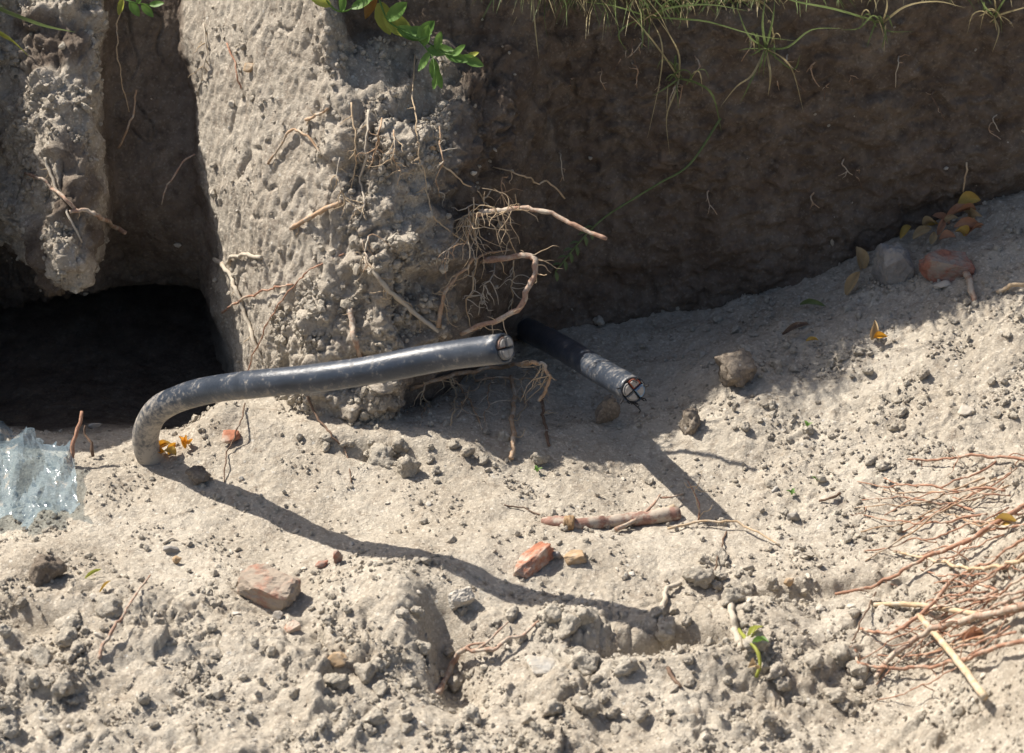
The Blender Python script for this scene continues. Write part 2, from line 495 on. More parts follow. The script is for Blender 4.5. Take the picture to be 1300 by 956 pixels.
# ------------------------------------------------------------------ the trench floor
def axis_pts(a, b, lo, hi, step, n_out):
    mid = np.arange(a, b, step)
    left = a - np.cumsum(np.geomspace(step, 1, n_out) * (a - lo) / np.geomspace(step, 1, n_out).sum())[::1]
    right_ = b + np.cumsum(np.geomspace(step, 1, n_out) * (hi - b) / np.geomspace(step, 1, n_out).sum())
    return np.concatenate([left[::-1], mid, right_])
gx = axis_pts(-.78, .78, -5, 5, .0020, 26)
gy = axis_pts(-1.08, .24, -6, .75, .0027, 26)
GX, GY = np.meshgrid(gx, gy)
fx, fy = GX.ravel(), GY.ravel()
def gpos(px, py):
    v = at_z(px, py, 0.0)
    return v.x, v.y
def hill(px, py, h, sx, sy=None, rot=0.0):
    cx, cy = gpos(px, py)
    sy = sy or sx
    ux, uy = fx - cx, fy - cy
    c, s = math.cos(rot), math.sin(rot)
    a, b = ux * c + uy * s, -ux * s + uy * c
    return h * np.exp(-.5 * ((a / sx) ** 2 + (b / sy) ** 2))
Z = .15 * sstep(.18, .72, fx) * sstep(-.55, .22, fy)
Z += .05 * sstep(.60, 1.1, fx) * sstep(-.9, -.2, fy)
Z += hill(470, 565, .030, .13, .06)                     # talus under the pillar
Z += hill(285, 548, .028, .028, .03)
Z += hill(495, 745, .034, .065, .065) + hill(520, 790, .022, .04, .04)
Z -= hill(575, 822, .032, .022, .05, .3)
Z -= hill(600, 860, .02, .03, .04)
Z += hill(680, 800, .018, .05, .035)
Z += hill(770, 800, .016, .045, .03)
Z -= hill(845, 826, .060, .042, .011, .15) + hill(800, 832, .035, .02, .010, -.3)
Z -= hill(562, 812, .030, .012, .035, .2) + hill(985, 760, .020, .045, .008, .1) + hill(30, 800, .03, .03, .012, -.3) + hill(470, 590, .016, .05, .008, -.2)
Z += hill(880, 862, .03, .09, .035) + hill(960, 800, .02, .05, .04)
Z -= hill(1075, 748, .012, .07, .006, .08)
Z += hill(60, 800, .03, .08, .08) + hill(20, 735, .022, .05, .035)
Z -= hill(40, 835, .022, .03, .03)
Z += hill(930, 520, .03, .05, .07) + hill(1010, 470, .018, .06, .05)
Z += hill(760, 720, .015, .10, .05)
Z -= hill(820, 600, .010, .06, .06)
hol = (1 - sstep(-.42, -.31, fx + .03 * perlin(np.stack([fx, fy, 0 * fx], 1) * 9, 65))) * sstep(-.17, .10, fy + .03 * perlin(np.stack([fx, fy, 0 * fx], 1) * 8, 66))
Z -= .115 * hol
Z += hill(40, 600, .02, .07, .06)
# the nearer hump at the right edge
hx, hy = np.minimum(fx - .60, 0), fy + .80
Z += .29 * np.exp(-.5 * ((hx / .085) ** 2 + (hy / .22) ** 2))
gp = np.stack([fx, fy, np.zeros_like(fx)], 1)
q = gp.copy(); q[:, 2] = Z
front = 1 - sstep(-.66, -.40, fy)
rgt = sstep(.15, .42, fx)
lft = 1 - sstep(-.55, -.40, fx)
dusty = np.exp(-.5 * (((fx + .02) / .30) ** 2 + ((fy + .34) / .11) ** 2))
rough = np.clip(.26 + .62 * front + .36 * rgt + .3 * lft * front - .22 * dusty, .12, 1.1)
Z += perlin(q * 4, 41) * .014
Z += perlin(q * 11, 42) * .012 * (.5 + .5 * front)
Z += perlin(q * 26, 43) * .0075 * (.35 + rough * .65)
Z += perlin(q * 60, 44) * .0026 * (.4 + rough)
Z += perlin(q * 130, 45) * .0017 * (.5 + rough * .6)
Z += perlin(q * 250, 46) * .0011 * (.6 + .4 * rough)
w2 = gp + np.stack([perlin(gp * 40, 51), perlin(gp * 40, 52), 0 * fx], 1) * .012
patch = sstep(-.1, .4, perlin(gp * 8, 53) + .35 * perlin(gp * 19, 63))
Z += bumps(w2, 21, 54, True, .35) * .024 * front * patch
Z += bumps(w2, 42, 55, True, .45) * .012 * np.clip(front * .7 + rgt * .2, 0, 1) * (.08 + patch * .92)
Z += bumps(w2, 85, 56, True, .45) * .0068 * rough * (.15 + .85 * patch)
Z += bumps(w2, 170, 57, True, .55) * .0036 * (.25 + rough * .5 * (.3 + .7 * patch))
crk = np.abs(perlin(gp * 12, 58) + .3 * perlin(gp * 45, 59))
Z -= np.exp(-(crk / .035) ** 2) * .010 * np.clip(front + .3 * rgt, 0, 1) * sstep(.0, .4, perlin(gp * 5, 60))
gp[:, 2] = Z
# let clods overhang a little
gp[:, 0] += perlin(q * 55, 61) * .0022 * rough
gp[:, 1] += perlin(q * 55, 62) * .0022 * rough
me = mesh_np('ground', gp, grid_faces(len(gy), len(gx)))
a = me.attributes.new('moist_and_shade', 'FLOAT', 'POINT')
a.data.foreach_set('value', (np.clip(hol * 1.4, 0, 1) * .9).astype(np.float32))  # hollow floor: fresh moist soil plus shade painted into the colour
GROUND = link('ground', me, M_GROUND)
GROUND['kind'] = 'structure'
GROUND['label'] = 'dry crumbly pale soil floor of the trench'
g_rough = rough
bpy.context.view_layer.update()

# ------------------------------------------------------------------ placing on the surfaces
def cast(px, py, only=None):
    dv = rayd(px, py)
    L = np.linalg.norm(dv)
    dn = Vector(dv / L)
    best = None
    for o in ((GROUND, BANK) if only is None else (only,)):
        ok, loc, nor, idx = o.ray_cast(Vector(CAM), dn)
        if ok:
            t = (loc - Vector(CAM)).length
            if best is None or t < best[0]:
                best = (t, loc.copy(), nor.copy())
    return best, dn, L

def S(px, py, off=0.0, only=None):
    b, dn, L = cast(px, py, only)
    if b is None:
        return at_y(px, py, .3)
    return b[1] - dn * off

def surf(px, py, only=None):
    b, dn, L = cast(px, py, only)
    n = b[2]
    if n.dot(dn) > 0:
        n = -n
    return b[1], n

def floor_z(x, y):
    ok, loc, nor, idx = GROUND.ray_cast(Vector((x, y, 1.5)), Vector((0, 0, -1)))
    return (loc.z, nor) if ok else (0.0, Vector((0, 0, 1)))

def path(items):
    """items: (px,py[,lift]) on the surface; (px,py,'d',delta) at the depth of the first item plus delta; (px,py,'y',Y)"""
    out, d0 = [], None
    for it in items:
        if len(it) == 4 and it[2] == 'd':
            dv = rayd(it[0], it[1])
            p = Vector(CAM + dv * (d0 + it[3]))
        elif len(it) == 4:
            p = at_y(it[0], it[1], it[3])
        else:
            p = S(*it)
        if d0 is None:
            d0 = float((np.array(p) - CAM) @ FW)
        out.append(p)
    return out

def catmull(pts, n):
    pts = [Vector(p) for p in pts]
    if len(pts) == 2:
        return [pts[0].lerp(pts[1], i / n) for i in range(n + 1)]
    out = []
    ext = [pts[0] * 2 - pts[1]] + pts + [pts[-1] * 2 - pts[-2]]
    m = len(pts) - 1
    per = max(2, n // m)
    for i in range(m):
        p0, p1, p2, p3 = ext[i:i + 4]
        for j in range(per):
            t = j / per
            out.append(.5 * ((2 * p1) + (p2 - p0) * t + (2 * p0 - 5 * p1 + 4 * p2 - p3) * t * t + (3 * p1 - p0 - 3 * p2 + p3) * t ** 3))
    out.append(pts[-1])
    return out

def tube_arrays(pts, radii, sides=7, rough=0.0, rnd=random):
    """closed tapered tube; returns verts, tri faces"""
    n = len(pts)
    verts, faces = [], []
    prev = None
    for i, p in enumerate(pts):
        tdir = (pts[min(i + 1, n - 1)] - pts[max(i - 1, 0)])
        if tdir.length < 1e-9:
            tdir = Vector((0, 0, 1))
        tdir.normalize()
        if prev is None:
            ref = Vector((0, 0, 1)) if abs(tdir.z) < .9 else Vector((1, 0, 0))
            s = tdir.cross(ref).normalized()
        else:
            s = (prev - tdir * prev.dot(tdir))
            s = s.normalized() if s.length > 1e-6 else tdir.orthogonal().normalized()
        prev = s
        b = tdir.cross(s)
        for k in range(sides):
            a = 2 * math.pi * k / sides
            r = radii[i] * (1 + rough * (rnd.random() - .5))
            verts.append(p + (s * math.cos(a) + b * math.sin(a)) * r)
    for i in range(n - 1):
        for k in range(sides):
            a, b_, c, d_ = i * sides + k, i * sides + (k + 1) % sides, (i + 1) * sides + (k + 1) % sides, (i + 1) * sides + k
            faces += [(a, b_, c), (a, c, d_)]
    verts += [pts[0], pts[-1]]
    c0, c1 = len(verts) - 2, len(verts) - 1
    for k in range(sides):
        faces.append((c0, (k + 1) % sides, k))
        faces.append((c1, (n - 1) * sides + k, (n - 1) * sides + (k + 1) % sides))
    return verts, faces

def tube(name, pts, r0, r1, mat, parent=None, n=None, sides=7, wob=.0, rough=.15, seed=None, profile=None):
    rnd = random.Random(seed if seed is not None else hash(tuple(round(c, 4) for c in pts[0])) & 0xffff)
    L = sum((Vector(pts[i + 1]) - Vector(pts[i])).length for i in range(len(pts) - 1))
    n = n or int(min(90, max(8, L / .006)))
    c = catmull(pts, n)
    m = len(c)
    if wob:
        ph = [rnd.uniform(0, 6.28) for _ in range(6)]
        for i in range(1, m - 1):
            t = i / (m - 1) * L
            e = min(1, 4 * i / m, 4 * (m - 1 - i) / m)
            c[i] = c[i] + Vector((math.sin(t * 140 + ph[0]) + .6 * math.sin(t * 330 + ph[1]),
                                  .6 * math.sin(t * 120 + ph[2]),
                                  math.sin(t * 160 + ph[3]) + .6 * math.sin(t * 370 + ph[4]))) * wob * e
    rad = [(r0 + (r1 - r0) * i / (m - 1)) * (profile(i / (m - 1)) if profile else 1) * (1 + .07 * math.sin(i * 1.7 + r0 * 9000) + rnd.uniform(-.08, .08)) for i in range(m)]
    v, f = tube_arrays(c, rad, sides, rough, rnd)
    me = mesh_np(name, [tuple(p) for p in v], f)
    o = link(name, me, mat, parent)
    return o, c

PXM = 0.00098      # metres per photo pixel at the scene's depth

def root(name, items, r0, r1, mat, label=None, cat='root', group=None, parent=None, wob=.0012, sides=7, rough=.25, profile=None):
    pts = path(items)
    o, c = tube(name, pts, r0 * PXM, r1 * PXM, mat, None, wob=wob, sides=sides, rough=rough, profile=profile)
    if parent is None:
        set_origin(o, c[0])
        tag(o, label, cat, group)
    else:
        o.parent = parent
        o.matrix_parent_inverse = Matrix.Translation(-parent.location)
    return o, c

def child_tube(name, pts, r0, r1, mat, parent, **kw):
    o, c = tube(name, pts, r0 * PXM, r1 * PXM, mat, None, **kw)
    o.parent = parent
    o.matrix_parent_inverse = Matrix.Translation(-parent.location)
    return o

def rootlets(parent, c, n, lmin, lmax, mat, r=0.8, droop=.6, seed=1, t0=0.05, t1=.95):
    rnd = random.Random(seed)
    for _ in range(n):
        p = c[int((t0 + (t1 - t0) * rnd.random()) * (len(c) - 1))]
        L = rnd.uniform(lmin, lmax) * PXM
        v = Vector((rnd.gauss(0, 1), rnd.gauss(-.15, .35), rnd.gauss(-droop, .8))).normalized()
        pts = [p.copy()]
        for s in range(5):
            v = (v + Vector((rnd.gauss(0, .45), rnd.gauss(0, .2), rnd.gauss(-.1 * droop, .4)))).normalized()
            pts.append(pts[-1] + v * L / 5)
        child_tube('rootlet', pts, r, .35 * r, mat, parent, sides=5, n=14, seed=rnd.randint(0, 9999))

# rocks and clods -----------------------------------------------------
def rock_mesh(name, seed, block=0.0, cuts=2, bump=.10):
    """irregular lump of unit half-size; block > .5 makes a broken block with flat sides"""
    rnd = random.Random(seed)
    bm = bmesh.new()
    if block > .5:
        bmesh.ops.create_cube(bm, size=2.0)
        for v in bm.verts:
            v.co += Vector((rnd.uniform(-.3, .12) * v.co.x, rnd.uniform(-.25, .1) * v.co.y, rnd.uniform(-.25, .1) * v.co.z))
        ncut = 5
    else:
        for _ in range(16):
            v = Vector((rnd.gauss(0, 1), rnd.gauss(0, 1), rnd.gauss(0, 1))).normalized() * rnd.uniform(.86, 1.08)
            bm.verts.new(v)
        bmesh.ops.convex_hull(bm, input=bm.verts)
        for v in [v for v in bm.verts if not v.link_faces]:
            bm.verts.remove(v)
        ncut = 2
    for _ in range(ncut):
        n_ = Vector((rnd.choice((-1, 1)) * rnd.uniform(.3, 1), rnd.choice((-1, 1)) * rnd.uniform(.2, 1), rnd.choice((-1, 1)) * rnd.uniform(.2, 1))).normalized()
        r_ = bmesh.ops.bisect_plane(bm, geom=bm.verts[:] + bm.edges[:] + bm.faces[:], plane_co=n_ * rnd.uniform(.88, 1.12), plane_no=n_, clear_outer=True)
        eds = [e_ for e_ in r_['geom_cut'] if isinstance(e_, bmesh.types.BMEdge)]
        if eds:
            bmesh.ops.holes_fill(bm, edges=bm.edges[:])
    bmesh.ops.triangulate(bm, faces=bm.faces[:])
    for _ in range(cuts):
        long_ = [e_ for e_ in bm.edges if e_.calc_length() > .22]
        if not long_ or len(bm.verts) > 2500:
            break
        bmesh.ops.subdivide_edges(bm, edges=long_, cuts=1)
        bmesh.ops.triangulate(bm, faces=bm.faces[:])
    bmesh.ops.smooth_vert(bm, verts=bm.verts[:], factor=.45, use_axis_x=True, use_axis_y=True, use_axis_z=True)
    bmesh.ops.recalc_face_normals(bm, faces=bm.faces[:])
    me = bpy.data.meshes.new(name)
    bm.to_mesh(me); bm.free()
    n = len(me.vertices)
    co = np.zeros(n * 3, np.float32); me.vertices.foreach_get('co', co); co = co.reshape(-1, 3)
    nn = np.zeros(n * 3, np.float32); me.vertices.foreach_get('normal', nn); nn = nn.reshape(-1, 3)
    o = seed * 3.7
    dd = perlin(co * 1.7 + o, seed) * bump + perlin(co * 4.5 + o, seed + 1) * bump * .7 + bumps(co + o, 3.2, seed + 2, keep=.6) * bump * 1.1
    co = co + nn * dd[:, None]
    me.vertices.foreach_set('co', co.astype(np.float32).ravel())
    me.polygons.foreach_set('use_smooth', np.full(len(me.polygons), block <= .5))
    me.update()
    return me

def put(name, me, px, py, half, mat, label, cat, rot=None, sink=.35, group=None, squash=None, only=None):
    """a lump whose picture centre is (px,py): half = half sizes in pixels"""
    hx_, hy_, hz_ = (h * PXM for h in half)
    p, n = surf(px, py + hz_ / PXM * (.35 if only is None else .2), only)
    o = link(name, me, mat)
    q = Vector((0, 0, 1)).rotation_difference(n.lerp(Vector((0, 0, 1)), .5).normalized()).to_matrix()
    R = q @ Matrix.Rotation(rot[2] if rot else random.uniform(0, 6.28), 3, 'Z')
    if rot:
        R = R @ Matrix.Rotation(rot[0], 3, 'X') @ Matrix.Rotation(rot[1], 3, 'Y')
    o.rotation_euler = R.to_euler()
    o.scale = (hx_, hy_, hz_)
    o.location = p + n * hz_ * (1 - sink * 2)
    tag(o, label, cat, group)
    return o

# ------------------------------------------------------------------ power cables
def sheath_material(name, dust_amt):
    t = NT(name)
    at = t.n('ShaderNodeAttribute', attribute_name='dust')
    n1 = t.noise(160, 6, 0.75)
    n2 = t.noise(35, 4, 0.6)
    v = t.math('ADD', t.math('MULTIPLY', n1, 0.75), t.math('MULTIPLY', n2, 0.45))
    v = t.math('ADD', v, t.math('MULTIPLY', at.outputs['Fac'], 0.55))
    f = t.ramp(v, [(0.66, 0.0), (0.86, dust_amt)])
    base = t.mix(t.ramp(n2, [(0.3, 0.0), (0.7, 1.0)]), (0.026, 0.034, 0.048), (0.050, 0.062, 0.084))
    c = t.mix(f, base, (0.40, 0.355, 0.295))
    r = t.ramp(f, [(0.0, 0.30), (0.6, 0.9)])
    nrm = t.bump(t.math('ADD', n1, t.noise(60, 3, .5)), 0.35, 0.0018)
    return t.done(c, r, nrm, 0.5)

def plain(name, col, rough=.6, metal=0.0):
    t = NT(name)
    n1 = t.noise(300, 4, .65)
    c = t.mix(t.ramp(n1, [(0.3, 0.0), (0.7, 1.0)]), tuple(v * .72 for v in col), col)
    t.b.inputs['Metallic'].default_value = metal
    return t.done(c, rough, t.bump(n1, .35, .0008), .3)

M_SHEATH = sheath_material('cable_sheath', .92)
M_SHEATH2 = sheath_material('cable_sheath_scuffed', .5)
M_ALU = plain('cut_aluminium', (0.40, 0.375, 0.345), .65, .2)
M_INS_GREY = plain('core_insulation_grey', (0.21, 0.205, 0.20))
M_INS_RED = plain('core_insulation_red', (0.55, 0.16, 0.09))
M_INS_BROWN = plain('core_insulation_brown', (0.33, 0.21, 0.16))
M_INS_BLUE = plain('core_insulation_blue', (0.20, 0.30, 0.42))
M_SCREEN = plain('black_tape', (0.015, 0.015, 0.017), .6)

def cable(loc_pts, r, mat, dust_fn, cores, name, label, spin=.4, frays=0):
    c = catmull(loc_pts, 70)
    n = len(c)
    sides = 28
    verts, dust, faces = [], [], []
    prev = None
    frames = []
    for i, p in enumerate(c):
        tdir = (c[min(i + 1, n - 1)] - c[max(i - 1, 0)]).normalized()
        s = tdir.cross(Vector((0, 0, 1))).normalized() if prev is None else (prev - tdir * prev.dot(tdir)).normalized()
        prev = s
        frames.append((p, tdir, s, tdir.cross(s)))
    rings = [(frames[i], r * (1 + .012 * math.sin(i * .8))) for i in range(n)]
    fe = frames[-1]
    rings.append((fe, r * .955))
    rings.append((fe, r * .86))
    back = (fe[0] - fe[1] * .016, fe[1], fe[2], fe[3])
    rings.append((back, r * .84))
    for j, ((p, tdir, s, b), rr) in enumerate(rings):
        for k in range(sides):
            a = 2 * math.pi * k / sides
            off = (s * math.cos(a) + b * math.sin(a))
            jit = 0
            if j >= n - 1 and j <= n + 1:
                jit = .0007 * math.sin(k * 2.3) + .0005 * math.sin(k * 5.1)
            verts.append(p + off * rr + tdir * jit)
            dust.append(dust_fn(min(j, n - 1) / (n - 1), off.z))
    for j in range(len(rings) - 1):
        for k in range(sides):
            a, b2 = j * sides + k, j * sides + (k + 1) % sides
            faces.append((a, b2, b2 + sides, a + sides))
    origin = c[0]
    e = empty(name, origin)
    me = mesh_np('sheath', [tuple(v - origin) for v in verts], faces)
    at_ = me.attributes.new('dust', 'FLOAT', 'POINT')
    at_.data.foreach_set('value', np.array(dust, np.float32))
    link('sheath', me, mat, e)
    # four sector-shaped cores
    p, tdir, s, b = fe
    def sector(nm, k, r_in, r_out, g, z0, z1, m, par):
        a0, a1 = spin + k * math.pi / 2, spin + (k + 1) * math.pi / 2
        mid = (a0 + a1) / 2
        ctr = (s * math.cos(mid) + b * math.sin(mid)) * r * .08
        ring = []
        steps = 9
        outl = [ctr * 1.0]
        for i in range(steps + 1):
            a = a0 + g + (a1 - a0 - 2 * g) * i / steps
            rad = r_out * (1 - .10 * (abs(i / steps - .5) * 2) ** 4)
            outl.append((s * math.cos(a) + b * math.sin(a)) * rad)
        outl[0] = (s * math.cos(mid) + b * math.sin(mid)) * r_in
        m_ = len(outl)
        vs = [p + o_ + tdir * z0 - origin for o_ in outl] + [p + o_ + tdir * z1 - origin for o_ in outl]
        cen = sum(outl, Vector()) / m_
        vs += [p + o_ * .93 + cen * .07 + tdir * (z1 + .0006) - origin for o_ in outl]
        vs.append(p + cen + tdir * (z1 + .0007) - origin)
        fs = []
        for q in (0, 1):
            for i in range(m_):
                j = (i + 1) % m_
                fs += [(q * m_ + i, q * m_ + j, (q + 1) * m_ + j), (q * m_ + i, (q + 1) * m_ + j, (q + 1) * m_ + i)]
        for i in range(m_):
            fs.append((2 * m_ + i, 2 * m_ + (i + 1) % m_, 3 * m_))
        me2 = mesh_np(nm, [tuple(v) for v in vs], fs, smooth=False)
        return link(nm, me2, m, par)
    for k, mcore in enumerate(cores):
        z = [.0012, .0030, .0004, .0022][k]
        co = sector('core', k, r * .07, r * .83, .07, -.014, z, mcore, e)
        sector('conductor', k, r * .17, r * .70, .20, -.010, z + .0014, M_ALU, co)
    rnd = random.Random(5)
    for k in range(frays):
        a = rnd.uniform(0, 6.28)
        o0 = p + (s * math.cos(a) + b * math.sin(a)) * r * .87 - tdir * .003
        o1 = o0 + tdir * rnd.uniform(.003, .010) + Vector((rnd.gauss(0, .003), rnd.gauss(0, .003), rnd.gauss(0, .003)))
        o2 = o1 + (s * math.cos(a) + b * math.sin(a)) * rnd.uniform(-.002, .005) + tdir * rnd.uniform(-.002, .003)
        v, f = tube_arrays(catmull([o0 - origin, o1 - origin, o2 - origin], 6), [.0008] * 7, 5)
        link('screen_shred', mesh_np('screen_shred', [tuple(q_) for q_ in v], f), M_SCREEN, e)
    tag(e, label, 'cable', 'cut power cables')
    return e, c

c1 = [at_z(*p) for p in ((214, 628, -.05), (203, 601, -.018), (187, 572, .020), (186, 546, .052), (200, 521, .088), (230, 505, .118), (272, 494, .148), (330, 487, .188), (400, 480, .213), (470, 470, .235), (560, 453, .262), (641, 442, .296))]
cable(c1, .0158, M_SHEATH, lambda t, up: max(0.0, 1 - t / .55) * .66 + (.16 if t < .72 else .0) * max(0, -up) + (.12 * max(0, -up)),
      (M_INS_BROWN, M_INS_GREY, M_INS_GREY, M_INS_GREY), 'power_cable',
      'long thick black power cable bending up out of the floor, its cut end raised', .35)
c2 = [at_y(*p) for p in ((640, 405, .17), (672, 420, .085), (700, 434, .0), (728, 450, -.075), (762, 471, -.165), (804, 495, -.264))]
cable(c2, .0158, M_SHEATH2, lambda t, up: -.06 + .10 * t + .10 * max(0, up), (M_INS_GREY, M_INS_BLUE, M_INS_RED, M_INS_GREY), 'power_cable',
      'short scuffed cable stub with a red core, sticking out of the dark wall', .55, frays=16)

# ------------------------------------------------------------------ roots on the bank
def R(items, r0, r1, mat, label, lets=0, lmin=15, lmax=40, fm=None, seed=1, droop=.6, group=None, name='root', **kw):
    o, c = root(name, items, r0, r1, mat, label, 'root' if name == 'root' else 'twig', group, **kw)
    if lets:
        rootlets(o, c, lets, lmin, lmax, fm or M_FIBRE, seed=seed, droop=droop)
    return o, c

R([(584, 278, -.01), (612, 271, 'd', -.03), (645, 266, 'd', -.045), (683, 266, 'd', -.06), (712, 277, 'd', -.07), (742, 292, 'd', -.08), (770, 303, 'd', -.09)],
  3.4, 2.6, M_ROOT_PINK, 'pinkish root jutting from the pillar corner with hairy tangle at its start', 0)
r_main, c_main = bpy.data.objects['root'], None
c_main = [Vector(v) for v in path([(588, 276, .01), (600, 273, .02), (625, 270, .03), (650, 268, .04)])]
rootlets(r_main, catmull(c_main[:2], 6), 26, 25, 95, M_FIBRE, r=.75, droop=.9, seed=11, t0=0, t1=1)
cm2 = catmull([at_y(612, 271, -.09), at_y(662, 266, -.11)], 8)
rootlets(r_main, cm2, 18, 18, 60, M_FIBRE, r=.7, droop=.35, seed=12, t0=0, t1=1)
R([(759, 299, 'y', -.15), (768, 304, 'y', -.155), (774, 309, 'y', -.16)], 1.3, .8, M_ROOT_PINK, 'tiny split end splinter beside the tip of the pinkish root') if False else None
R([(557, 416, .004), (561, 385, .012), (573, 358, .018), (590, 342, .02), (603, 328, .02), (622, 321, .016), (650, 317, .012)],
  3.0, 1.1, M_ROOT, 'sinuous tan root climbing the pillar above the long cable', 10, 12, 40, seed=3)
R([(610, 331, -.004), (640, 328, 'd', -.02), (668, 325, 'd', -.035), (680, 329, 'd', -.04), (676, 352, 'd', -.045), (668, 372, 'd', -.05), (656, 394, 'd', -.05), (632, 406, 'd', -.045), (606, 415, 'd', -.03), (586, 424, 'd', -.012)],
  4.0, 3.0, M_ROOT_PINK, 'hooked root looping right then down to the long cable tip', 16, 12, 45, seed=4, droop=.3)
R([(462, 328, .0), (478, 350, .006), (495, 370, .008), (515, 388, .008), (532, 402, .008), (548, 414, .008), (566, 428, .006)],
  3.2, 3.0, M_ROOT_DUST, 'soil-caked root running diagonally down the pillar to the long cable', 14, 8, 26, seed=5)
R([(444, 392, .002), (447, 412, .008), (451, 432, .008), (458, 455, .004)], 4.4, 3.2, M_ROOT_PINK, 'short stout reddish root stub flat on the pillar just above the long cable', 3, 8, 18)
R([(520, 494, -.002), (560, 480, .014), (600, 471, .022), (640, 465, .03), (672, 461, 'd', -.05), (688, 462, 'd', -.055), (697, 478, 'd', -.055), (692, 497, 'd', -.05), (684, 509, 'd', -.045)],
  3.0, 2.2, M_ROOT, 'long tan root beneath the long cable curling down at its end', 18, 14, 60, seed=6, droop=1.2)
R([(603, 484, .004), (625, 479, .016), (648, 481, .02), (668, 480, .02), (684, 484, .03)], 1.8, 1.2, M_ROOT, 'thin wavy rootlet under the long cable tip', 6, 12, 40, seed=7, droop=1.2)
R([(649, 478, .02), (653, 505, .024), (650, 530, .02), (652, 560, .016), (649, 583, .004)], 2.6, 3.2, M_ROOT, 'hanging root with pale tip reaching the floor at the pillar foot', 5, 10, 28, seed=8)
R([(688, 505, .02), (690, 530, .02), (697, 566, .004)], 2.2, 1.8, M_ROOT_DARK, 'dark root hanging in the shade below the curled root', 3, 10, 22, seed=9)
R([(575, 480, .006), (590, 500, .014), (602, 520, .014), (612, 545, .01)], 1.4, 1.0, M_ROOT, 'slender bowed root hanging in the undercut of the pillar', 2, 10, 20)
R([(570, 478, .008), (578, 500, .014), (576, 520, .014), (572, 540, .012)], 1.6, .9, M_FIBRE, 'frayed pale root hanging in the pillar undercut', 6, 8, 18, seed=10)
R([(369, 290, .004), (388, 279, .010), (408, 268, .010), (433, 257, .006)], 2.8, 3.0, M_ROOT, 'short tan root lying slantwise on the sunlit pillar face', 2, 8, 20)
R([(340, 208, .002), (352, 190, .006), (368, 168, .008), (378, 165, .008), (395, 178, .006), (408, 198, .002)], 1.4, 1.6, M_ROOT, 'thin arching root on the upper sunlit pillar face', 2, 8, 20)
R([(388, 152, .004), (402, 147, .012), (416, 138, .010)], 2.2, 1.6, M_ROOT, 'short forked yellowish root on the cloddy edge of the pillar', 3, 10, 22, seed=14)
R([(272, 329, .012), (283, 337, .010), (293, 352, .008), (302, 375, .008), (313, 405, .006), (322, 432, .006), (334, 462, .002)], 3.4, 2.2, M_ROOT_DUST, 'greyish root running down the pillar along its dark edge', 5, 8, 24, seed=15)
R([(289, 334, .004), (296, 326, .012), (312, 324, .012), (332, 327, .004)], 2.6, 2.8, M_ROOT_DUST, 'dusty looped root end standing off the pillar edge', 2, 8, 16)
R([(282, 397, .012), (300, 384, .014), (325, 373, .012), (350, 365, .008), (372, 361, .002)], 1.6, 1.2, M_ROOT_RED, 'thin red twiggy root crossing the pillar edge above the cable bend')
R([(437, 322, .002), (398, 340, .010), (380, 355, .012), (350, 392, .014), (333, 425, .014), (318, 460, .016), (313, 478, .02)], 1.1, .9, M_ROOT_RED, 'long hair-thin red root falling down the pillar face to the cable')
R([(311, 512, .02), (304, 540, .02), (292, 566, .010), (286, 585, .008), (285, 612, .002)], 1.0, .8, M_ROOT_DARK, 'hair-thin dark root hanging past the small red brick piece')
R([(390, 503, .004), (400, 525, .008), (415, 545, .006), (428, 560, .006), (440, 575, .004), (446, 612, .002)], 1.6, 1.0, M_ROOT_DARK, 'thin dark root trailing down the pillar foot below the cable')
R([(527, 70, .003), (524, 118, .010), (529, 160, .012), (532, 195, .010), (541, 232, .010), (547, 268, .010), (560, 285, .010), (592, 308, .008)],
  .9, .8, M_FIBRE, 'very thin pale root hanging straight down the middle of the pillar', 6, 10, 30, seed=16)
R([(558, 207, .02), (585, 228, .03), (612, 250, .04), (632, 278, .05), (646, 302, .06), (655, 322, .06)], 1.0, .8, M_FIBRE, 'straight pale thin root slanting across the hairy root tangle', 0)
R([(626, 212, .002), (660, 221, .03), (682, 232, .05), (697, 231, .06), (717, 252, .07)], .9, 1.2, M_FIBRE, 'wiry bent rootlet in front of the shaded wall above the pinkish root', 1, 10, 20)
R([(446, 130, .004), (449, 160, .012), (452, 185, .014), (450, 215, .010), (446, 240, .006)], 1.2, .9, M_FIBRE, 'crooked thin root hanging among clods high on the pillar', 7, 8, 26, seed=17)
R([(468, 140, .004), (466, 170, .012), (464, 200, .012), (458, 230, .008), (462, 265, .006), (448, 290, .004)], 1.6, 1.2, M_ROOT_DUST, 'knotty dusty root threading down between the pillar clods', 8, 8, 26, seed=18)
hr = random.Random(44)
HAIR = [((596, 262), (590, 330)), ((606, 250), (600, 350)), ((622, 240), (598, 300)), ((640, 225), (632, 300)), ((585, 300), (560, 345)), ((650, 330), (646, 400)), ((600, 345), (592, 415)), ((625, 335), (610, 400)),
        ((540, 485), (535, 540)), ((625, 480), (618, 545)), ((668, 470), (660, 530)), ((600, 490), (575, 530)), ((480, 150), (470, 215)), ((500, 165), (505, 235)), ((430, 200), (436, 270)), ((560, 160), (556, 250)), ((470, 300), (452, 360))]
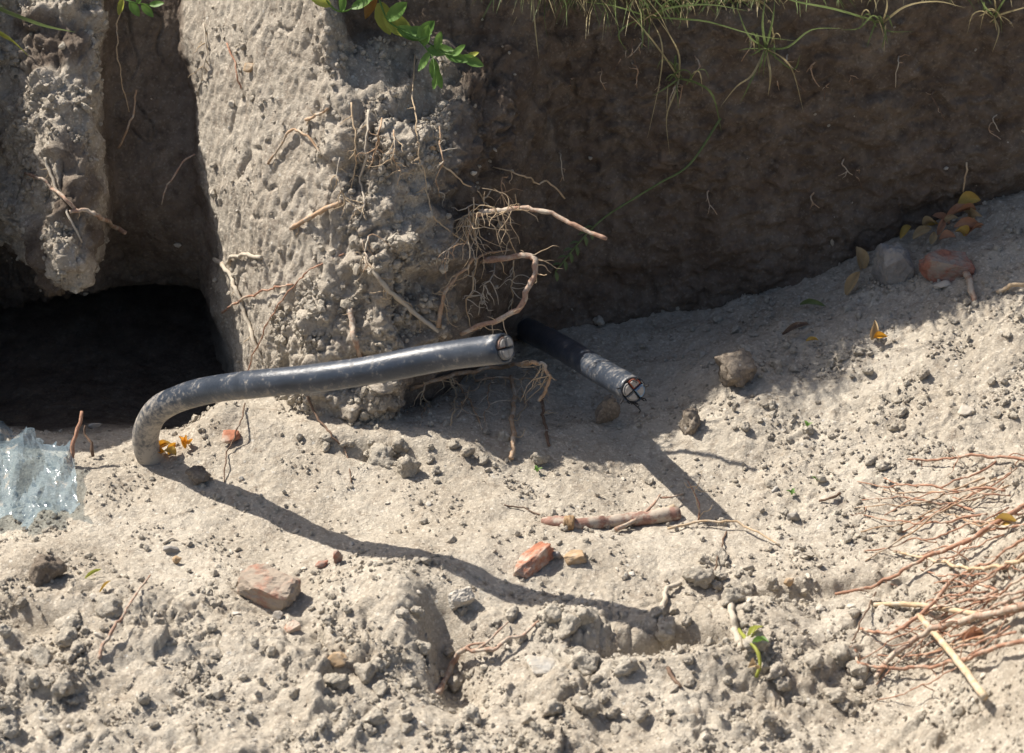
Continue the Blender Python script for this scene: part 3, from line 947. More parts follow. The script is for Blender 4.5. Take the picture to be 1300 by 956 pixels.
for i_, ((x0, y0), (x1, y1)) in enumerate(HAIR):
    its = [(x0 + (x1 - x0) * t_ + hr.uniform(-5, 5), y0 + (y1 - y0) * t_, .004 + .022 * math.sin(math.pi * min(1, t_ + .15))) for t_ in (0, .25, .5, .75, 1)]
    where = 'above' if y0 < 440 else 'below'
    R(its, hr.uniform(.8, 1.4), .6, hr.choice((M_ROOT, M_FIBRE, M_ROOT_DUST)), 'fine hairy dry root hanging on the pillar %s the long cable' % where, 9, 10, 38, hr.choice((M_FIBRE, M_ROOT, M_ROOT_DUST)), 300 + i_, .7, 'fine hairy roots on the pillar %s the cable' % where)
for i_ in range(26):
    x0, y0 = hr.uniform(700, 1270), hr.uniform(45, 250 if i_ % 2 else 120)
    its = [(x0, y0, -.002), (x0 + hr.uniform(-8, 8), y0 + hr.uniform(4, 14), .014), (x0 + hr.uniform(-12, 12), y0 + hr.uniform(18, 40), .012)]
    R(its, hr.uniform(.7, 1.3), .5, hr.choice((M_ROOT_DARK, M_ROOT, M_ROOT_DUST)), 'small root hair poking out of the dark shaded wall', 2, 6, 16, M_ROOT, 400 + i_, 1.0, 'root hairs on the dark wall')
# left bank
R([(32, 220, .012), (50, 226, .012), (66, 239, .012), (80, 250, .012), (96, 266, .006)], 1.8, 2.6, M_ROOT_PINK, 'pinkish twisting root on the lumpy bank beside the dark hollow', 3, 8, 20)
R([(88, 269, .004), (108, 267, .016), (128, 276, .026), (145, 287, .034), (160, 296, .04)], 2.4, 3.0, M_ROOT_PINK, 'bare cut root end poking out over the dark hollow', 1, 8, 14)
R([(57, 200, .006), (64, 222, .010), (76, 248, .010), (88, 275, .010), (104, 308, .006)], 2.4, 1.2, M_ROOT_DUST, 'dusty root crossing beneath the pinkish root on the lumpy bank', 3, 8, 20)
R([(173, 114, .03), (170, 135, .03), (164, 160, .03), (150, 188, .01)], 1.3, 1.5, M_ROOT, 'short curved tan root above the dark hollow')
R([(248, 196, .002), (232, 205, .03), (222, 222, .04), (210, 240, .04), (205, 260, .03)], 1.2, .8, M_ROOT_PINK, 'thin crooked root reaching from the pillar edge into the dark gap')
R([(158, 0, .01), (149, 30, .03), (149, 65, .03), (154, 100, .03), (164, 142, .01)], 1.0, .7, M_STRAW, 'long pale dead stem hanging from the turf above the dark gap')
R([(258, 30, .004), (262, 60, .010), (258, 90, .010), (250, 120, .006)], 1.2, .8, M_ROOT_DUST, 'frayed root mat strand on the top corner of the pillar', 8, 10, 34, seed=19, droop=1.4)
R([(288, 55, .002), (296, 75, .006), (302, 98, .008), (306, 112, .002)], 1.3, 1.0, M_ROOT_RED, 'short rusty root thread near the top of the sunlit face')

# ------------------------------------------------------------------ wood and roots on the floor
o, c = root('root_piece', [(689, 661, .006), (705, 663, .010), (735, 666, .011), (770, 663, .012), (800, 660, .012), (830, 656, .012), (861, 652, .008)], 7.5, 9.0, M_BARK,
            'thick broken piece of reddish-barked root lying on the floor', 'root', rough=.14, sides=12, wob=.0008, profile=lambda t: .55 + .45 * min(1, t * 6))
cc = catmull(path([(716, 664, .012), (729, 665, .012)]), 4)
child_tube('bark_band', cc, 10.0, 9.6, M_BARK_BAND, o, sides=12, rough=.35, n=6)
child_tube('side_root', path([(782, 672, .016), (800, 664, .022), (815, 654, .022), (830, 640, .022), (838, 628, .02)]), 3.0, 1.2, M_ROOT_PINK, o)
child_tube('side_root', path([(838, 632, .016), (852, 631, .018), (866, 627, .012)]), 1.3, .8, M_ROOT_PINK, o)
child_tube('torn_wood', path([(800, 662, .016), (830, 652, .020), (856, 645, .014)]), 3.6, 4.4, M_STRAW, o, rough=.5)
o, c = R([(556, 880, .004), (566, 860, .012), (578, 838, .016), (590, 824, .018), (606, 826, .018), (625, 824, .016), (645, 812, .014), (664, 806, .012), (684, 788, .004)],
         3.6, 1.4, M_ROOT_PINK, 'pinkish forked root bending across the cloddy floor near the deep crack')
child_tube('side_root', path([(606, 824, .018), (618, 816, .018), (634, 800, .016), (645, 790, .006)]), 1.8, 1.0, M_ROOT_PINK, o)
child_tube('side_root', path([(585, 826, .018), (600, 818, .02), (619, 816, .016)]), 1.8, .9, M_ROOT_PINK, o)
R([(126, 836, .002), (133, 815, .014), (150, 790, .02), (160, 775, .022), (172, 755, .022), (191, 730, .02)], 2.2, 1.0, M_ROOT_PINK, 'slim reddish twig standing slantwise in the lumpy soil', name='twig')
R([(928, 764, .004), (930, 785, .010), (935, 805, .010), (940, 824, .002)], 4.2, 4.0, M_ROOT_DUST, 'short weathered grey stick beside the wilted green sprout', name='twig')
R([(864, 740, .004), (848, 748, .012), (842, 765, .012), (839, 790, .004)], 2.6, 3.4, M_ROOT_DUST, 'dusty bent stick leaning in the soil near the deep crack', name='twig')
R([(848, 671, .010), (880, 664, .014), (915, 661, .016), (940, 665, .016), (962, 676, .012), (990, 692, .004)], 1.5, 1.1, M_STRAW, 'thin curved pale straw lying beyond the thick root piece', name='twig')
R([(886, 664, .002), (888, 640, .03), (879, 622, .04), (873, 610, .05)], 1.3, .6, M_ROOT_RED, 'upright wiry red seedling root beside the cable stub shadow', 5, 14, 34, seed=20, droop=-1)
R([(922, 675, .002), (914, 700, .010), (905, 730, .002)], 1.2, .9, M_ROOT_DARK, 'thin dark thread of root on the floor past the thick root piece')
R([(90, 590, .004), (92, 568, 'd', .0), (99, 545, 'd', .005), (104, 522, 'd', .01)], 3.0, 2.0, M_ROOT_RED, 'upright reddish twig stub beside the plastic sheet', name='twig')
R([(118, 580, .004), (115, 562, 'd', .0), (107, 550, 'd', .005), (108, 540, 'd', .005)], 2.2, 1.0, M_ROOT_DARK, 'small dark forked twig standing beside the reddish twig stub', name='twig')
R([(1040, 636, .004), (1055, 632, .008), (1066, 626, .004)], 1.4, 1.6, M_ROOT_DARK, 'tiny dark stick lying on the crumbly slope', name='twig')
R([(848, 848, .002), (856, 860, .008), (864, 872, .004)], 2.6, 2.0, M_ROOT_DARK, 'dark curled root tip in the front clods below the deep crack')
R([(207, 690, .002), (222, 683, .005), (240, 692, .002)], 1.6, 1.2, M_ROOT_DUST, 'small dusty rootlet near the flat dark pebble')
R([(640, 641, .002), (665, 646, .005), (690, 655, .004)], 1.0, .7, M_ROOT_DARK, 'fine dark rootlet leading to the thick root piece')
R([(1225, 342, .004), (1232, 362, .02), (1237, 385, .002)], 5.0, 4.0, M_ROOT_PINK, 'stubby brown stick leaning on the shaded brick lump', name='twig')
R([(1266, 372, .002), (1284, 363, .012), (1308, 361, .010)], 3.0, 2.6, M_STRAW, 'pale stick lying on the edge of the wall shade', name='twig')
R([(1227, 206, .002), (1226, 225, .012), (1223, 244, .004)], 1.3, 1.0, M_STRAW, 'pale straw stuck upright on the shaded wall above the dry leaves', name='twig')

# ------------------------------------------------------------------ red roots spreading from the hump
RED = 'red roots trailing from the soil hump'
R([(1330, 760, .03), (1290, 772, .05), (1240, 783, .05), (1205, 792, .05), (1180, 800, .045), (1158, 815, .03), (1130, 835, .02), (1112, 860, .008)], 4.2, 2.8, M_ROOT_PINK, 'stoutest brown root arching down off the soil hump to the floor', 8, 20, 60, M_ROOT_RED, 21, .4, RED)
R([(1166, 781, .03), (1190, 808, .045), (1215, 838, .05), (1250, 885, .05)], 3.4, 4.2, M_STRAW, 'thick straight pale straw stalk crossing the red roots', 0, name='twig', wob=.0003)
R([(1110, 768, .008), (1150, 767, .018), (1195, 772, .022), (1250, 782, .02)], 2.6, 3.4, M_STRAW, 'straight yellowish stalk lying level under the red roots', 0, name='twig', wob=.0003)
R([(1320, 630, .03), (1270, 660, .05), (1225, 688, .05), (1180, 705, .045), (1140, 728, .03), (1105, 745, .018), (1060, 754, .004)], 2.8, 1.6, M_ROOT_RED, 'long red root reaching farthest from the hump to the floor crack', 8, 20, 60, M_ROOT_RED, 22, .3, RED)
R([(1320, 586, .01), (1270, 580, .02), (1225, 579, .02), (1190, 584, .014), (1152, 583, .004)], 2.2, 1.2, M_ROOT_RED, 'uppermost red root lying level on the crumbly slope', 6, 20, 50, M_ROOT_RED, 23, .3, RED)
R([(1322, 700, .03), (1280, 716, .04), (1235, 722, .04), (1190, 712, .03), (1135, 700, .008)], 2.4, 1.4, M_STRAW, 'pale yellow root among the red ones on the hump slope', 3, 20, 40, M_ROOT_RED, 24, .3, RED)
R([(1310, 812, .03), (1270, 820, .04), (1230, 835, .04), (1180, 846, .03), (1130, 848, .02), (1092, 842, .012), (1085, 825, .004)], 2.6, 1.4, M_ROOT_RED, 'low red root curling up at its tip in front of the straw stalk', 6, 20, 50, M_ROOT_RED, 25, .3, RED)
R([(1205, 740, .03), (1180, 770, .035), (1140, 800, .03), (1115, 803, .02), (1092, 798, .004)], 2.4, 1.6, M_ROOT_RED, 'red root hooking under the level yellowish stalk', 4, 20, 40, M_ROOT_RED, 26, .3, RED)
R([(1112, 752, .004), (1098, 780, .012), (1082, 815, .012), (1074, 850, .002)], 1.2, .8, M_ROOT_DARK, 'thin dark root thread dropping from the crack past the red roots')
rnd = random.Random(33)
for i in range(36):
    py = rnd.uniform(585, 800)
    L = rnd.uniform(60, 190)
    px = rnd.uniform(1250, 1325)
    slope = rnd.uniform(-.15, .75)
    lift = rnd.uniform(.012, .05)
    its, m = [], 6
    bend = rnd.uniform(-18, 18)
    for k in range(m + 1):
        t = k / m
        its.append((px - L * t, py + slope * L * t + bend * math.sin(t * 3.1) + rnd.uniform(-4, 4), lift * math.sin(math.pi * (.15 + .85 * t)) + .002))
    R(its, rnd.uniform(.9, 1.9), rnd.uniform(.5, .9), rnd.choice((M_ROOT_RED, M_ROOT_RED, M_ROOT_PINK, M_ROOT)), 'fine reddish root fibre tangled with others over the soil hump slope',
      rnd.choice((0, 1, 2)), 15, 45, M_ROOT_RED, 100 + i, .2, 'fine red root fibres on the hump slope', wob=.0011, sides=5)

# ------------------------------------------------------------------ brick pieces and stones
bk = [rock_mesh('brick_fragment', 200 + i, block=.75, cuts=5, bump=.085) for i in range(4)]
st = [rock_mesh('stone', 220 + i, block=.2, cuts=3, bump=.06) for i in range(5)]
cl = [rock_mesh('soil_clod', 240 + i, block=.05, cuts=5, bump=.17) for i in range(7)]
def dm(me):
    return me.copy()
put('brick_fragment', dm(bk[0]), 342, 748, (36, 21, 20), M_BRICK_DUSTY, 'large soil-crusted brick chunk lying on the floor in sunlight', 'brick', (0.05, .12, -.45), .22)
put('brick_fragment', dm(bk[1]), 680, 716, (30, 11, 11), M_BRICK, 'narrow orange-red brick splinter tilted near the cable shadow', 'brick', (0, -.1, .85), .12)
put('brick_fragment', dm(bk[2]), 1197, 340, (33, 20, 20), M_BRICK_SHADE, 'rounded reddish brick lump in the wall shade', 'brick', (0, .1, -.1), .2)
put('brick_fragment', dm(bk[3]), 1132, 346, (22, 18, 32), M_GREY, 'grey upright block of rubble in the wall shade', 'rubble', (.1, .05, .1), .2)
put('brick_fragment', dm(st[0]), 295, 553, (13, 11, 11), M_BRICK, 'small round red brick piece on the mound beside the cable bend', 'brick', (0, 0, .3), .2)
put('brick_fragment', dm(st[1]), 428, 711, (7, 6, 10), M_BRICK_SHADE, 'small upright reddish chip inside the long cable shadow', 'brick', (0, .2, .3), .15)
put('brick_fragment', dm(st[2]), 410, 716, (9, 7, 5), M_BRICK_SHADE, 'flat reddish chip lying next to the upright chip in the cable shadow', 'brick', (0, 0, .3), .2)
put('brick_fragment', dm(bk[1]), 731, 708, (13, 8, 6), M_TAN, 'flat orange-brown flake beside the brick splinter', 'brick', (0, 0, .1), .2)
put('brick_fragment', dm(bk[2]), 371, 795, (8, 6, 4), M_BRICK, 'tiny orange brick chip below the crusted brick chunk', 'brick', (0, 0, .6), .2)
put('stone', dm(st[3]), 428, 838, (13, 10, 8), M_TAN, 'tan pebble with dark underside among the front clods', 'stone', (0, 0, .3), .2)
put('stone', dm(st[2]), 1003, 737, (7, 6, 8), M_TAN, 'small tan pebble near the floor crack', 'stone', (0, 0, .2), .2)
put('stone', dm(st[4]), 1198, 362, (14, 10, 6), M_WHITE, 'flat white pebble in the shade below the reddish brick lump', 'stone', (0, 0, 0), .15)
put('stone', dm(st[0]), 1226, 520, (11, 8, 8), M_WHITE, 'white rounded stone half sunk in the crumbly slope', 'stone', (0, 0, 0), .3)
put('stone', dm(bk[0]), 586, 758, (15, 9, 12), M_WHITE, 'pale angular flake standing on the lump under the cable shadow', 'stone', (.4, .2, .4), .2)
put('stone', dm(bk[3]), 690, 846, (18, 14, 5), M_WHITE, 'broad pale flat flake by the forked root', 'stone', (0, .1, .2), .25)
put('stone', dm(st[1]), 216, 699, (10, 8, 5), M_GREY, 'flat dark grey pebble on the smooth floor', 'stone', (0, 0, 0), .2)
put('stone', dm(st[2]), 224, 711, (6, 6, 6), M_TAN, 'small brown pebble touching the flat dark grey one', 'stone', (0, 0, 0), .2)
put('stone', dm(st[3]), 355, 782, (8, 6, 6), M_GREY, 'dark pebble tucked under the crusted brick chunk', 'stone', (0, 0, 0), .2)
put('stone', dm(st[4]), 706, 706, (7, 6, 7), M_GREY, 'blue-grey pebble against the brick splinter', 'stone', (0, 0, 0), .2)
put('stone', dm(st[0]), 318, 84, (9, 7, 9), M_TAN, 'rounded stone stuck in the top of the sunlit pillar face', 'stone', (0, 0, 0), .3, only=BANK)
put('stone', dm(st[1]), 547, 187, (5, 4, 4), M_TAN, 'tiny bright tan pebble stuck in the pillar beside the hanging root', 'stone', (0, 0, 0), .2, only=BANK)
put('stone', dm(st[2]), 602, 217, (5, 4, 5), M_WHITE, 'tiny white pebble stuck in the shaded pillar side', 'stone', (0, 0, 0), .2, only=BANK)
put('stone', dm(st[3]), 295, 131, (6, 5, 5), M_WHITE, 'white pebble stuck in the scraped pillar face', 'stone', (0, 0, 0), .3, only=BANK)
put('stone', dm(st[4]), 1008, 657, (9, 7, 9), M_GREY, 'round greyish pebble casting a shadow on the slope', 'stone', (0, 0, 0), .25)
put('stone', dm(st[1]), 120, 541, (9, 5, 4), M_WHITE, 'small white chip in the shade of the hollow', 'stone', (0, 0, .2), .2)
rnd = random.Random(8)
for i in range(70):
    px, py = rnd.uniform(5, 1290), rnd.uniform(600, 940)
    s = rnd.uniform(2.4, 4.8)
    put('pebble', st[i % 5], px, py, (s * rnd.uniform(.9, 1.5), s, s * rnd.uniform(.5, .9)), None, 'small pale pebble strewn on the sunlit floor', 'pebble', None, .25, 'small pebbles on the sunlit floor')
for m_ in st:
    m_.materials.clear(); m_.materials.append(M_WHITE)

# soil clods
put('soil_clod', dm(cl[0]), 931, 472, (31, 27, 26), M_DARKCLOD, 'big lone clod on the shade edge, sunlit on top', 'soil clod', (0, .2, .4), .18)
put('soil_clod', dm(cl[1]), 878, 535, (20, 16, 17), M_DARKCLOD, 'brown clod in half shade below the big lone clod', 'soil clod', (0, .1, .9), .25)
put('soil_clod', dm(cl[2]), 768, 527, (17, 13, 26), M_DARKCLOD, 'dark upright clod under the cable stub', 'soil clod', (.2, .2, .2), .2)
put('soil_clod', dm(cl[3]), 685, 582, (12, 10, 11), M_CLOD, 'small knobbly clod at the edge of the pillar shade', 'soil clod', (0, 0, .2), .2)
put('soil_clod', dm(cl[4]), 886, 735, (20, 16, 15), M_CLOD, 'rounded clod with sharp shadow behind the dusty bent stick', 'soil clod', (0, 0, .2), .25)
put('soil_clod', dm(cl[5]), 592, 562, (20, 18, 16), M_CLOD, 'reddish lump of clod at the pillar foot', 'soil clod', (0, 0, .4), .25) if False else None
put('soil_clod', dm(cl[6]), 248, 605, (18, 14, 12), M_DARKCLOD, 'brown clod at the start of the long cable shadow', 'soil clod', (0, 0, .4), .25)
put('soil_clod', dm(cl[0]), 488, 578, (24, 20, 18), M_CLOD, 'broad clod against the pillar foot below the long cable', 'soil clod', (0, 0, 1.4), .25)
put('soil_clod', dm(cl[1]), 520, 592, (16, 14, 15), M_CLOD, 'brownish clod in front of the broad pillar-foot clod', 'soil clod', (0, 0, 2.4), .25)
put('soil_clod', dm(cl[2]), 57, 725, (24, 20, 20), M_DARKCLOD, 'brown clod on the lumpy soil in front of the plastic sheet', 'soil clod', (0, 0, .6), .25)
zones = [((0, 140), (740, 930), 24, (6, 17), 'rough clod in the lumpy soil patch around the slim reddish twig', 'clods around the reddish twig'),
         ((600, 900), (770, 930), 28, (6, 18), 'crumbly clod around the deep crack in the floor', 'clods around the deep crack'),
         ((420, 600), (770, 930), 18, (6, 15), 'crumbly clod on the lump crossed by the cable shadow', 'clods on the lump'),
         ((900, 1120), (700, 930), 28, (6, 16), 'rough clod in the soil between the wilted sprout and the red roots', 'clods by the wilted sprout'),
         ((920, 1290), (400, 640), 40, (4, 9), 'small clod on the crumbly slope along the wall shade', 'clods on the crumbly slope'),
         ((400, 640), (545, 600), 20, (5, 12), 'small clod fallen at the foot of the pillar', 'clods at the pillar foot'),
         ((160, 420), (780, 930), 16, (4, 9), 'small clod on the floor around the crusted brick chunk', 'clods around the brick chunk'),
         ((620, 1000), (650, 760), 24, (4, 9), 'little clod on the floor around the thick root piece', 'clods around the root piece'),
         ((720, 1100), (400, 480), 18, (4, 9), 'little clod on the shaded floor under the dark wall', 'clods in the wall shade')]
for zx, zy, n_, (s0, s1), lab, grp in zones:
    for i in range(n_):
        s = s0 + (s1 - s0) * rnd.random() ** 2.2
        put('soil_clod', cl[rnd.randrange(7)], rnd.uniform(*zx), rnd.uniform(*zy), (s * rnd.uniform(.9, 1.3), s, s * rnd.uniform(.7, 1)), None, lab, 'soil clod', None, .28, grp)
for m_ in cl:
    m_.materials.clear(); m_.materials.append(M_CLOD)

# ------------------------------------------------------------------ plastic sheet
def plastic():
    t = NT('clear_plastic')
    n1 = t.noise(40, 4, .6)
    c = t.mix(t.ramp(n1, [(.3, 0.0), (.7, 1.0)]), (0.22, 0.31, 0.37), (0.38, 0.47, 0.53))
    dust = t.ramp(t.noise(28, 6, .7), [(.56, 0.0), (.64, .9)])
    c = t.mix(dust, c, (0.46, 0.405, 0.33))
    t.done(c, .09, t.bump(t.noise(75, 3, .6), .6, .004), 1.0)
    tr = t.n('ShaderNodeBsdfTransparent')
    tr.inputs['Color'].default_value = (.80, .88, .92, 1)
    mx = t.n('ShaderNodeMixShader')
    f = t.math('ADD', t.math('MULTIPLY', dust, .50), .36)
    t.l(f, mx.inputs[0]); t.l(tr.outputs[0], mx.inputs[1]); t.l(t.b.outputs[0], mx.inputs[2])
    t.l(mx.outputs[0], t.out.inputs['Surface'])
    return t.m
poly = [(-90, 545), (0, 536), (28, 545), (60, 561), (88, 572), (96, 590), (99, 612), (101, 638), (92, 641), (80, 634), (64, 650), (50, 646), (36, 662), (10, 646), (-20, 650), (-90, 640)]
def inside(x, y):
    r = False
    j = len(poly) - 1
    for i in range(len(poly)):
        xi, yi = poly[i]; xj, yj = poly[j]
        if (yi > y) != (yj > y) and x < (xj - xi) * (y - yi) / (yj - yi) + xi:
            r = not r
        j = i
    return r
NXp, NYp = 40, 27
prn = random.Random(3)
uv = np.array([(x_ + prn.uniform(-1.9, 1.9), y_ + prn.uniform(-1.9, 1.9), 0) for y_ in np.linspace(532, 666, NYp) for x_ in np.linspace(-90, 106, NXp)])
def fold(seed, a, f):
    c_, s_ = math.cos(a), math.sin(a)
    t_ = (uv[:, 0] * c_ + uv[:, 1] * s_) / 100 * f + .35 * perlin(uv / 60, seed)
    return 1 - np.abs((t_ % 1.0) * 2 - 1)
hgt = .004 + .019 * fold(71, .30, 2.2) * (.35 + .65 * fold(72, 1.5, .8)) + .011 * fold(73, .75, 3.6) * fold(74, -.5, 1.3) + .002 * np.array([prn.random() ** 2 for _ in uv])
vs, keepv = [], []
for i, (x_, y_, _) in enumerate(uv):
    g0 = at_z(x_, y_, .03)
    zz = max(floor_z(g0.x + dx, g0.y + dy)[0] for dx in (-.006, 0, .006) for dy in (-.01, 0, .01))
    vs.append((g0.x, g0.y, max(zz, -.01)))
    keepv.append(inside(x_, y_))
vs = np.array(vs)
zc = smooth_axis(smooth_axis(vs[:, 2].reshape(NYp, NXp), 1, 0), 1, 1).ravel()
vs[:, 2] = np.maximum(zc, vs[:, 2]) + hgt
fs = []
for f in grid_faces(NYp, NXp).tolist():
    if sum(keepv[k] for k in f) >= 3:
        a_, b_, c_, d_ = f
        fs += [(a_, b_, c_), (a_, c_, d_)] if prn.random() < .5 else [(a_, b_, d_), (b_, c_, d_)]
used = sorted({k for f in fs for k in f}); mp = {k: i for i, k in enumerate(used)}
vv = vs[used]
org = vv.mean(0)
me = mesh_np('plastic_sheet', vv - org, [[mp[k] for k in f] for f in fs], smooth=False)
o = link('plastic_sheet', me, plastic())
o.location = org
tag(o, 'crumpled clear bluish plastic sheet lying on the floor by the hollow', 'plastic sheet')

# ------------------------------------------------------------------ leaves
def leaf_mesh(name, L, W, bend, twist, seed, tip=1.0, curl=.3):
    rnd = random.Random(seed)
    nu, nv = 9, 5
    vs = []
    for i in range(nu):
        t = i / (nu - 1)
        w = W * (math.sin(math.pi * min(1, t * .93 + .05)) ** .75) * (1 - .25 * t * tip)
        if i == nu - 1: w = W * .03
        for j in range(nv):
            s = j / (nv - 1) * 2 - 1
            x = s * w * .5
            z = abs(s) * w * curl + bend * L * math.sin(t * math.pi * .8) + rnd.uniform(-.02, .02) * L
            a = twist * t
            vs.append((x * math.cos(a) - z * math.sin(a) * .3, t * L, z + x * math.sin(a)))
    return mesh_np(name, vs, grid_faces(nu, nv))

def place_leaf(o, p, direction, up=Vector((0, 0, 1))):
    d_ = Vector(direction).normalized()
    x = d_.cross(Vector(up)).normalized()
    u = x.cross(d_)
    M = Matrix((x, d_, u)).transposed()
    o.rotation_euler = M.to_euler()
    o.location = p

def dry(px, py, L, W, mat, ang, label, seed, tilt=.4, lift=.006, bend=.15, group=None):
    me = leaf_mesh('dry_leaf', L * PXM, W * PXM, bend, random.Random(seed).uniform(-1.8, 1.8), seed, curl=.8)
    o = link('dry_leaf', me, mat)
    p, n = surf(px, py)
    dirv = Vector((math.cos(ang), math.sin(ang) * .8, tilt))
    dirv.normalize()
    place_leaf(o, p + n * lift - dirv * L * PXM * .5, dirv, Vector((0, -.5, 1)))
    tag(o, label, 'leaf', group)
    return o
DL = 'fallen leaves by the shaded wall'
dry(1238, 272, 30, 20, M_DRYLEAF_YEL, .1, 'yellow dry leaf topping the leaf heap against the shaded wall', 1, .2, .02, group=DL)
dry(1222, 284, 40, 18, M_DRYLEAF_RED, .2, 'reddish-brown folded leaf in the middle of the leaf heap', 2, .1, .014, group=DL)
dry(1226, 298, 36, 16, M_DRYLEAF_RED, -.1, 'reddish leaf lying lowest in the leaf heap by the wall', 3, .0, .010, group=DL)
dry(1245, 288, 30, 16, M_DRYLEAF, -1.0, 'tan leaf standing on edge at the heap end', 4, .5, .012, group=DL)
dry(1190, 278, 26, 12, M_DRYLEAF_RED, 2.5, 'dull pink curled leaf behind the leaf heap', 5, .2, .01, group=DL)
dry(1179, 283, 26, 11, M_DRYLEAF_YEL, -1.2, 'narrow olive-yellow leaf standing beside the leaf heap', 6, .6, .01, group=DL)
dry(1174, 305, 28, 14, M_DRYLEAF, .4, 'orange-tan leaf leaning at the front of the heap', 7, .4, .01, group=DL)
dry(1188, 307, 18, 12, M_DRYLEAF, 1.3, 'small tan leaf upright between two brown ones', 8, .8, .008, group=DL)
dry(1203, 308, 22, 14, M_DRYLEAF_RED, -.2, 'rust-brown leaf above the reddish brick lump', 9, .2, .008, group=DL)
dry(1152, 302, 24, 12, M_DRYLEAF_YEL, .9, 'pale yellow leaf at the wall foot apart from the heap', 10, .4, .01, group=DL)
for i, (px_, py_, m_) in enumerate(((1210, 290, M_DRYLEAF), (1198, 296, M_DRYLEAF_RED), (1232, 280, M_DRYLEAF), (1216, 302, M_DRYLEAF_YEL), (1184, 296, M_DRYLEAF), (1240, 300, M_DRYLEAF_RED))):
    dry(px_, py_, 22 + 3 * (i % 3), 11 + i % 4, m_, i * 1.3, 'small crumpled leaf packed inside the leaf heap', 120 + i, .4, .010, .25, DL)
dry(1094, 338, 34, 20, M_DRYLEAF, 1.9, 'broad pale tan leaf standing against the wall foot', 11, 1.0, .012, group=DL)
dry(1085, 365, 36, 16, M_DRYLEAF, .9, 'long curled tan leaf leaning below the broad pale leaf', 12, .8, .010, group=DL)
dry(1110, 428, 26, 12, M_DRYLEAF, 1.4, 'upright beige leaf exactly on the sunlit shade edge', 13, 1.2, .010)
dry(1122, 434, 18, 10, M_ORANGE, -.2, 'small orange leaf lit on the shade edge', 14, .2, .008)
dry(1030, 436, 16, 8, M_DRYLEAF_YEL, -.2, 'ochre leaf scrap in the shade near the wall foot', 15, .1, .006)
dry(1030, 395, 36, 9, M_GRASS, -.5, 'withered green leaf blade lying in the wall shade', 16, .1, .008)
dry(1012, 425, 40, 10, M_ROOT_DARK, .5, 'blackened leaf strip lying in the wall shade', 17, .1, .006)
dry(205, 574, 22, 13, M_ORANGE, .3, 'bright orange withered petals at the cable bend', 18, .3, .006, group='orange petals at the cable bend')
for i, (px_, py_) in enumerate(((214, 570), (222, 574), (229, 568), (218, 580), (233, 571), (208, 583))):
    dry(px_, py_, 17, 11, M_ORANGE if i % 3 else M_DRYLEAF_YEL, i * 1.1, 'bright orange withered petals at the cable bend', 30 + i, .5, .006, .25, 'orange petals at the cable bend')
dry(120, 732, 22, 5, M_LEAF_YEL, .8, 'tiny yellow-green blade on the floor near the slim twig', 41, .1, .003)
dry(132, 748, 20, 4, M_DRYLEAF_YEL, 1.1, 'tiny yellow straw blade on the floor near the slim twig', 42, .1, .003)
dry(1283, 672, 26, 16, M_DRYLEAF_YEL, .1, 'orange-brown leaf caught on the soil hump', 43, .1, .01)
dry(1244, 816, 24, 14, M_DRYLEAF_RED, .4, 'rusty curled leaf lying among the red roots', 44, .1, .01)
# wilted sprout
e = empty('wilted_sprout', S(936, 800))
st_pts = path([(938, 800, .006), (948, 812, .012), (960, 824, .014), (965, 842, .012), (960, 860, .006)])
o_, c_ = tube('stem', st_pts, 2.4 * PXM, 2.0 * PXM, M_LEAF_YEL, None, rough=.3)
o_.parent = e; o_.matrix_parent_inverse = Matrix.Translation(-e.location)
for k, (px_, py_, dx, dy, m_) in enumerate(((950, 813, .8, .4, M_LEAF_YEL), (957, 820, .6, -.5, M_LEAF), (962, 850, -.6, -.6, M_DRYLEAF))):
    lo = link('leaf', leaf_mesh('leaf', 22 * PXM, 12 * PXM, .25, .8, 50 + k, curl=.5), m_, e)
    place_leaf(lo, S(px_, py_, .014) - e.location, (dx, dy, .4))
tag(e, 'wilted green sprout lying beside the weathered grey stick', 'sprout')
for i, (px_, py_) in enumerate(((1025, 544), (1005, 630), (682, 601), (1037, 613))):
    e = empty('seedling', S(px_, py_))
    for k in range(3):
        lo = link('leaf', leaf_mesh('leaf', 9 * PXM, 5 * PXM, .2, .2, 60 + k), M_LEAF, e)
        place_leaf(lo, Vector((0, 0, .002)), (math.cos(k * 2.1 + i), math.sin(k * 2.1 + i), .7))
    tag(e, 'tiny green seedling just showing on the bare floor', 'seedling', 'tiny seedlings on the floor')

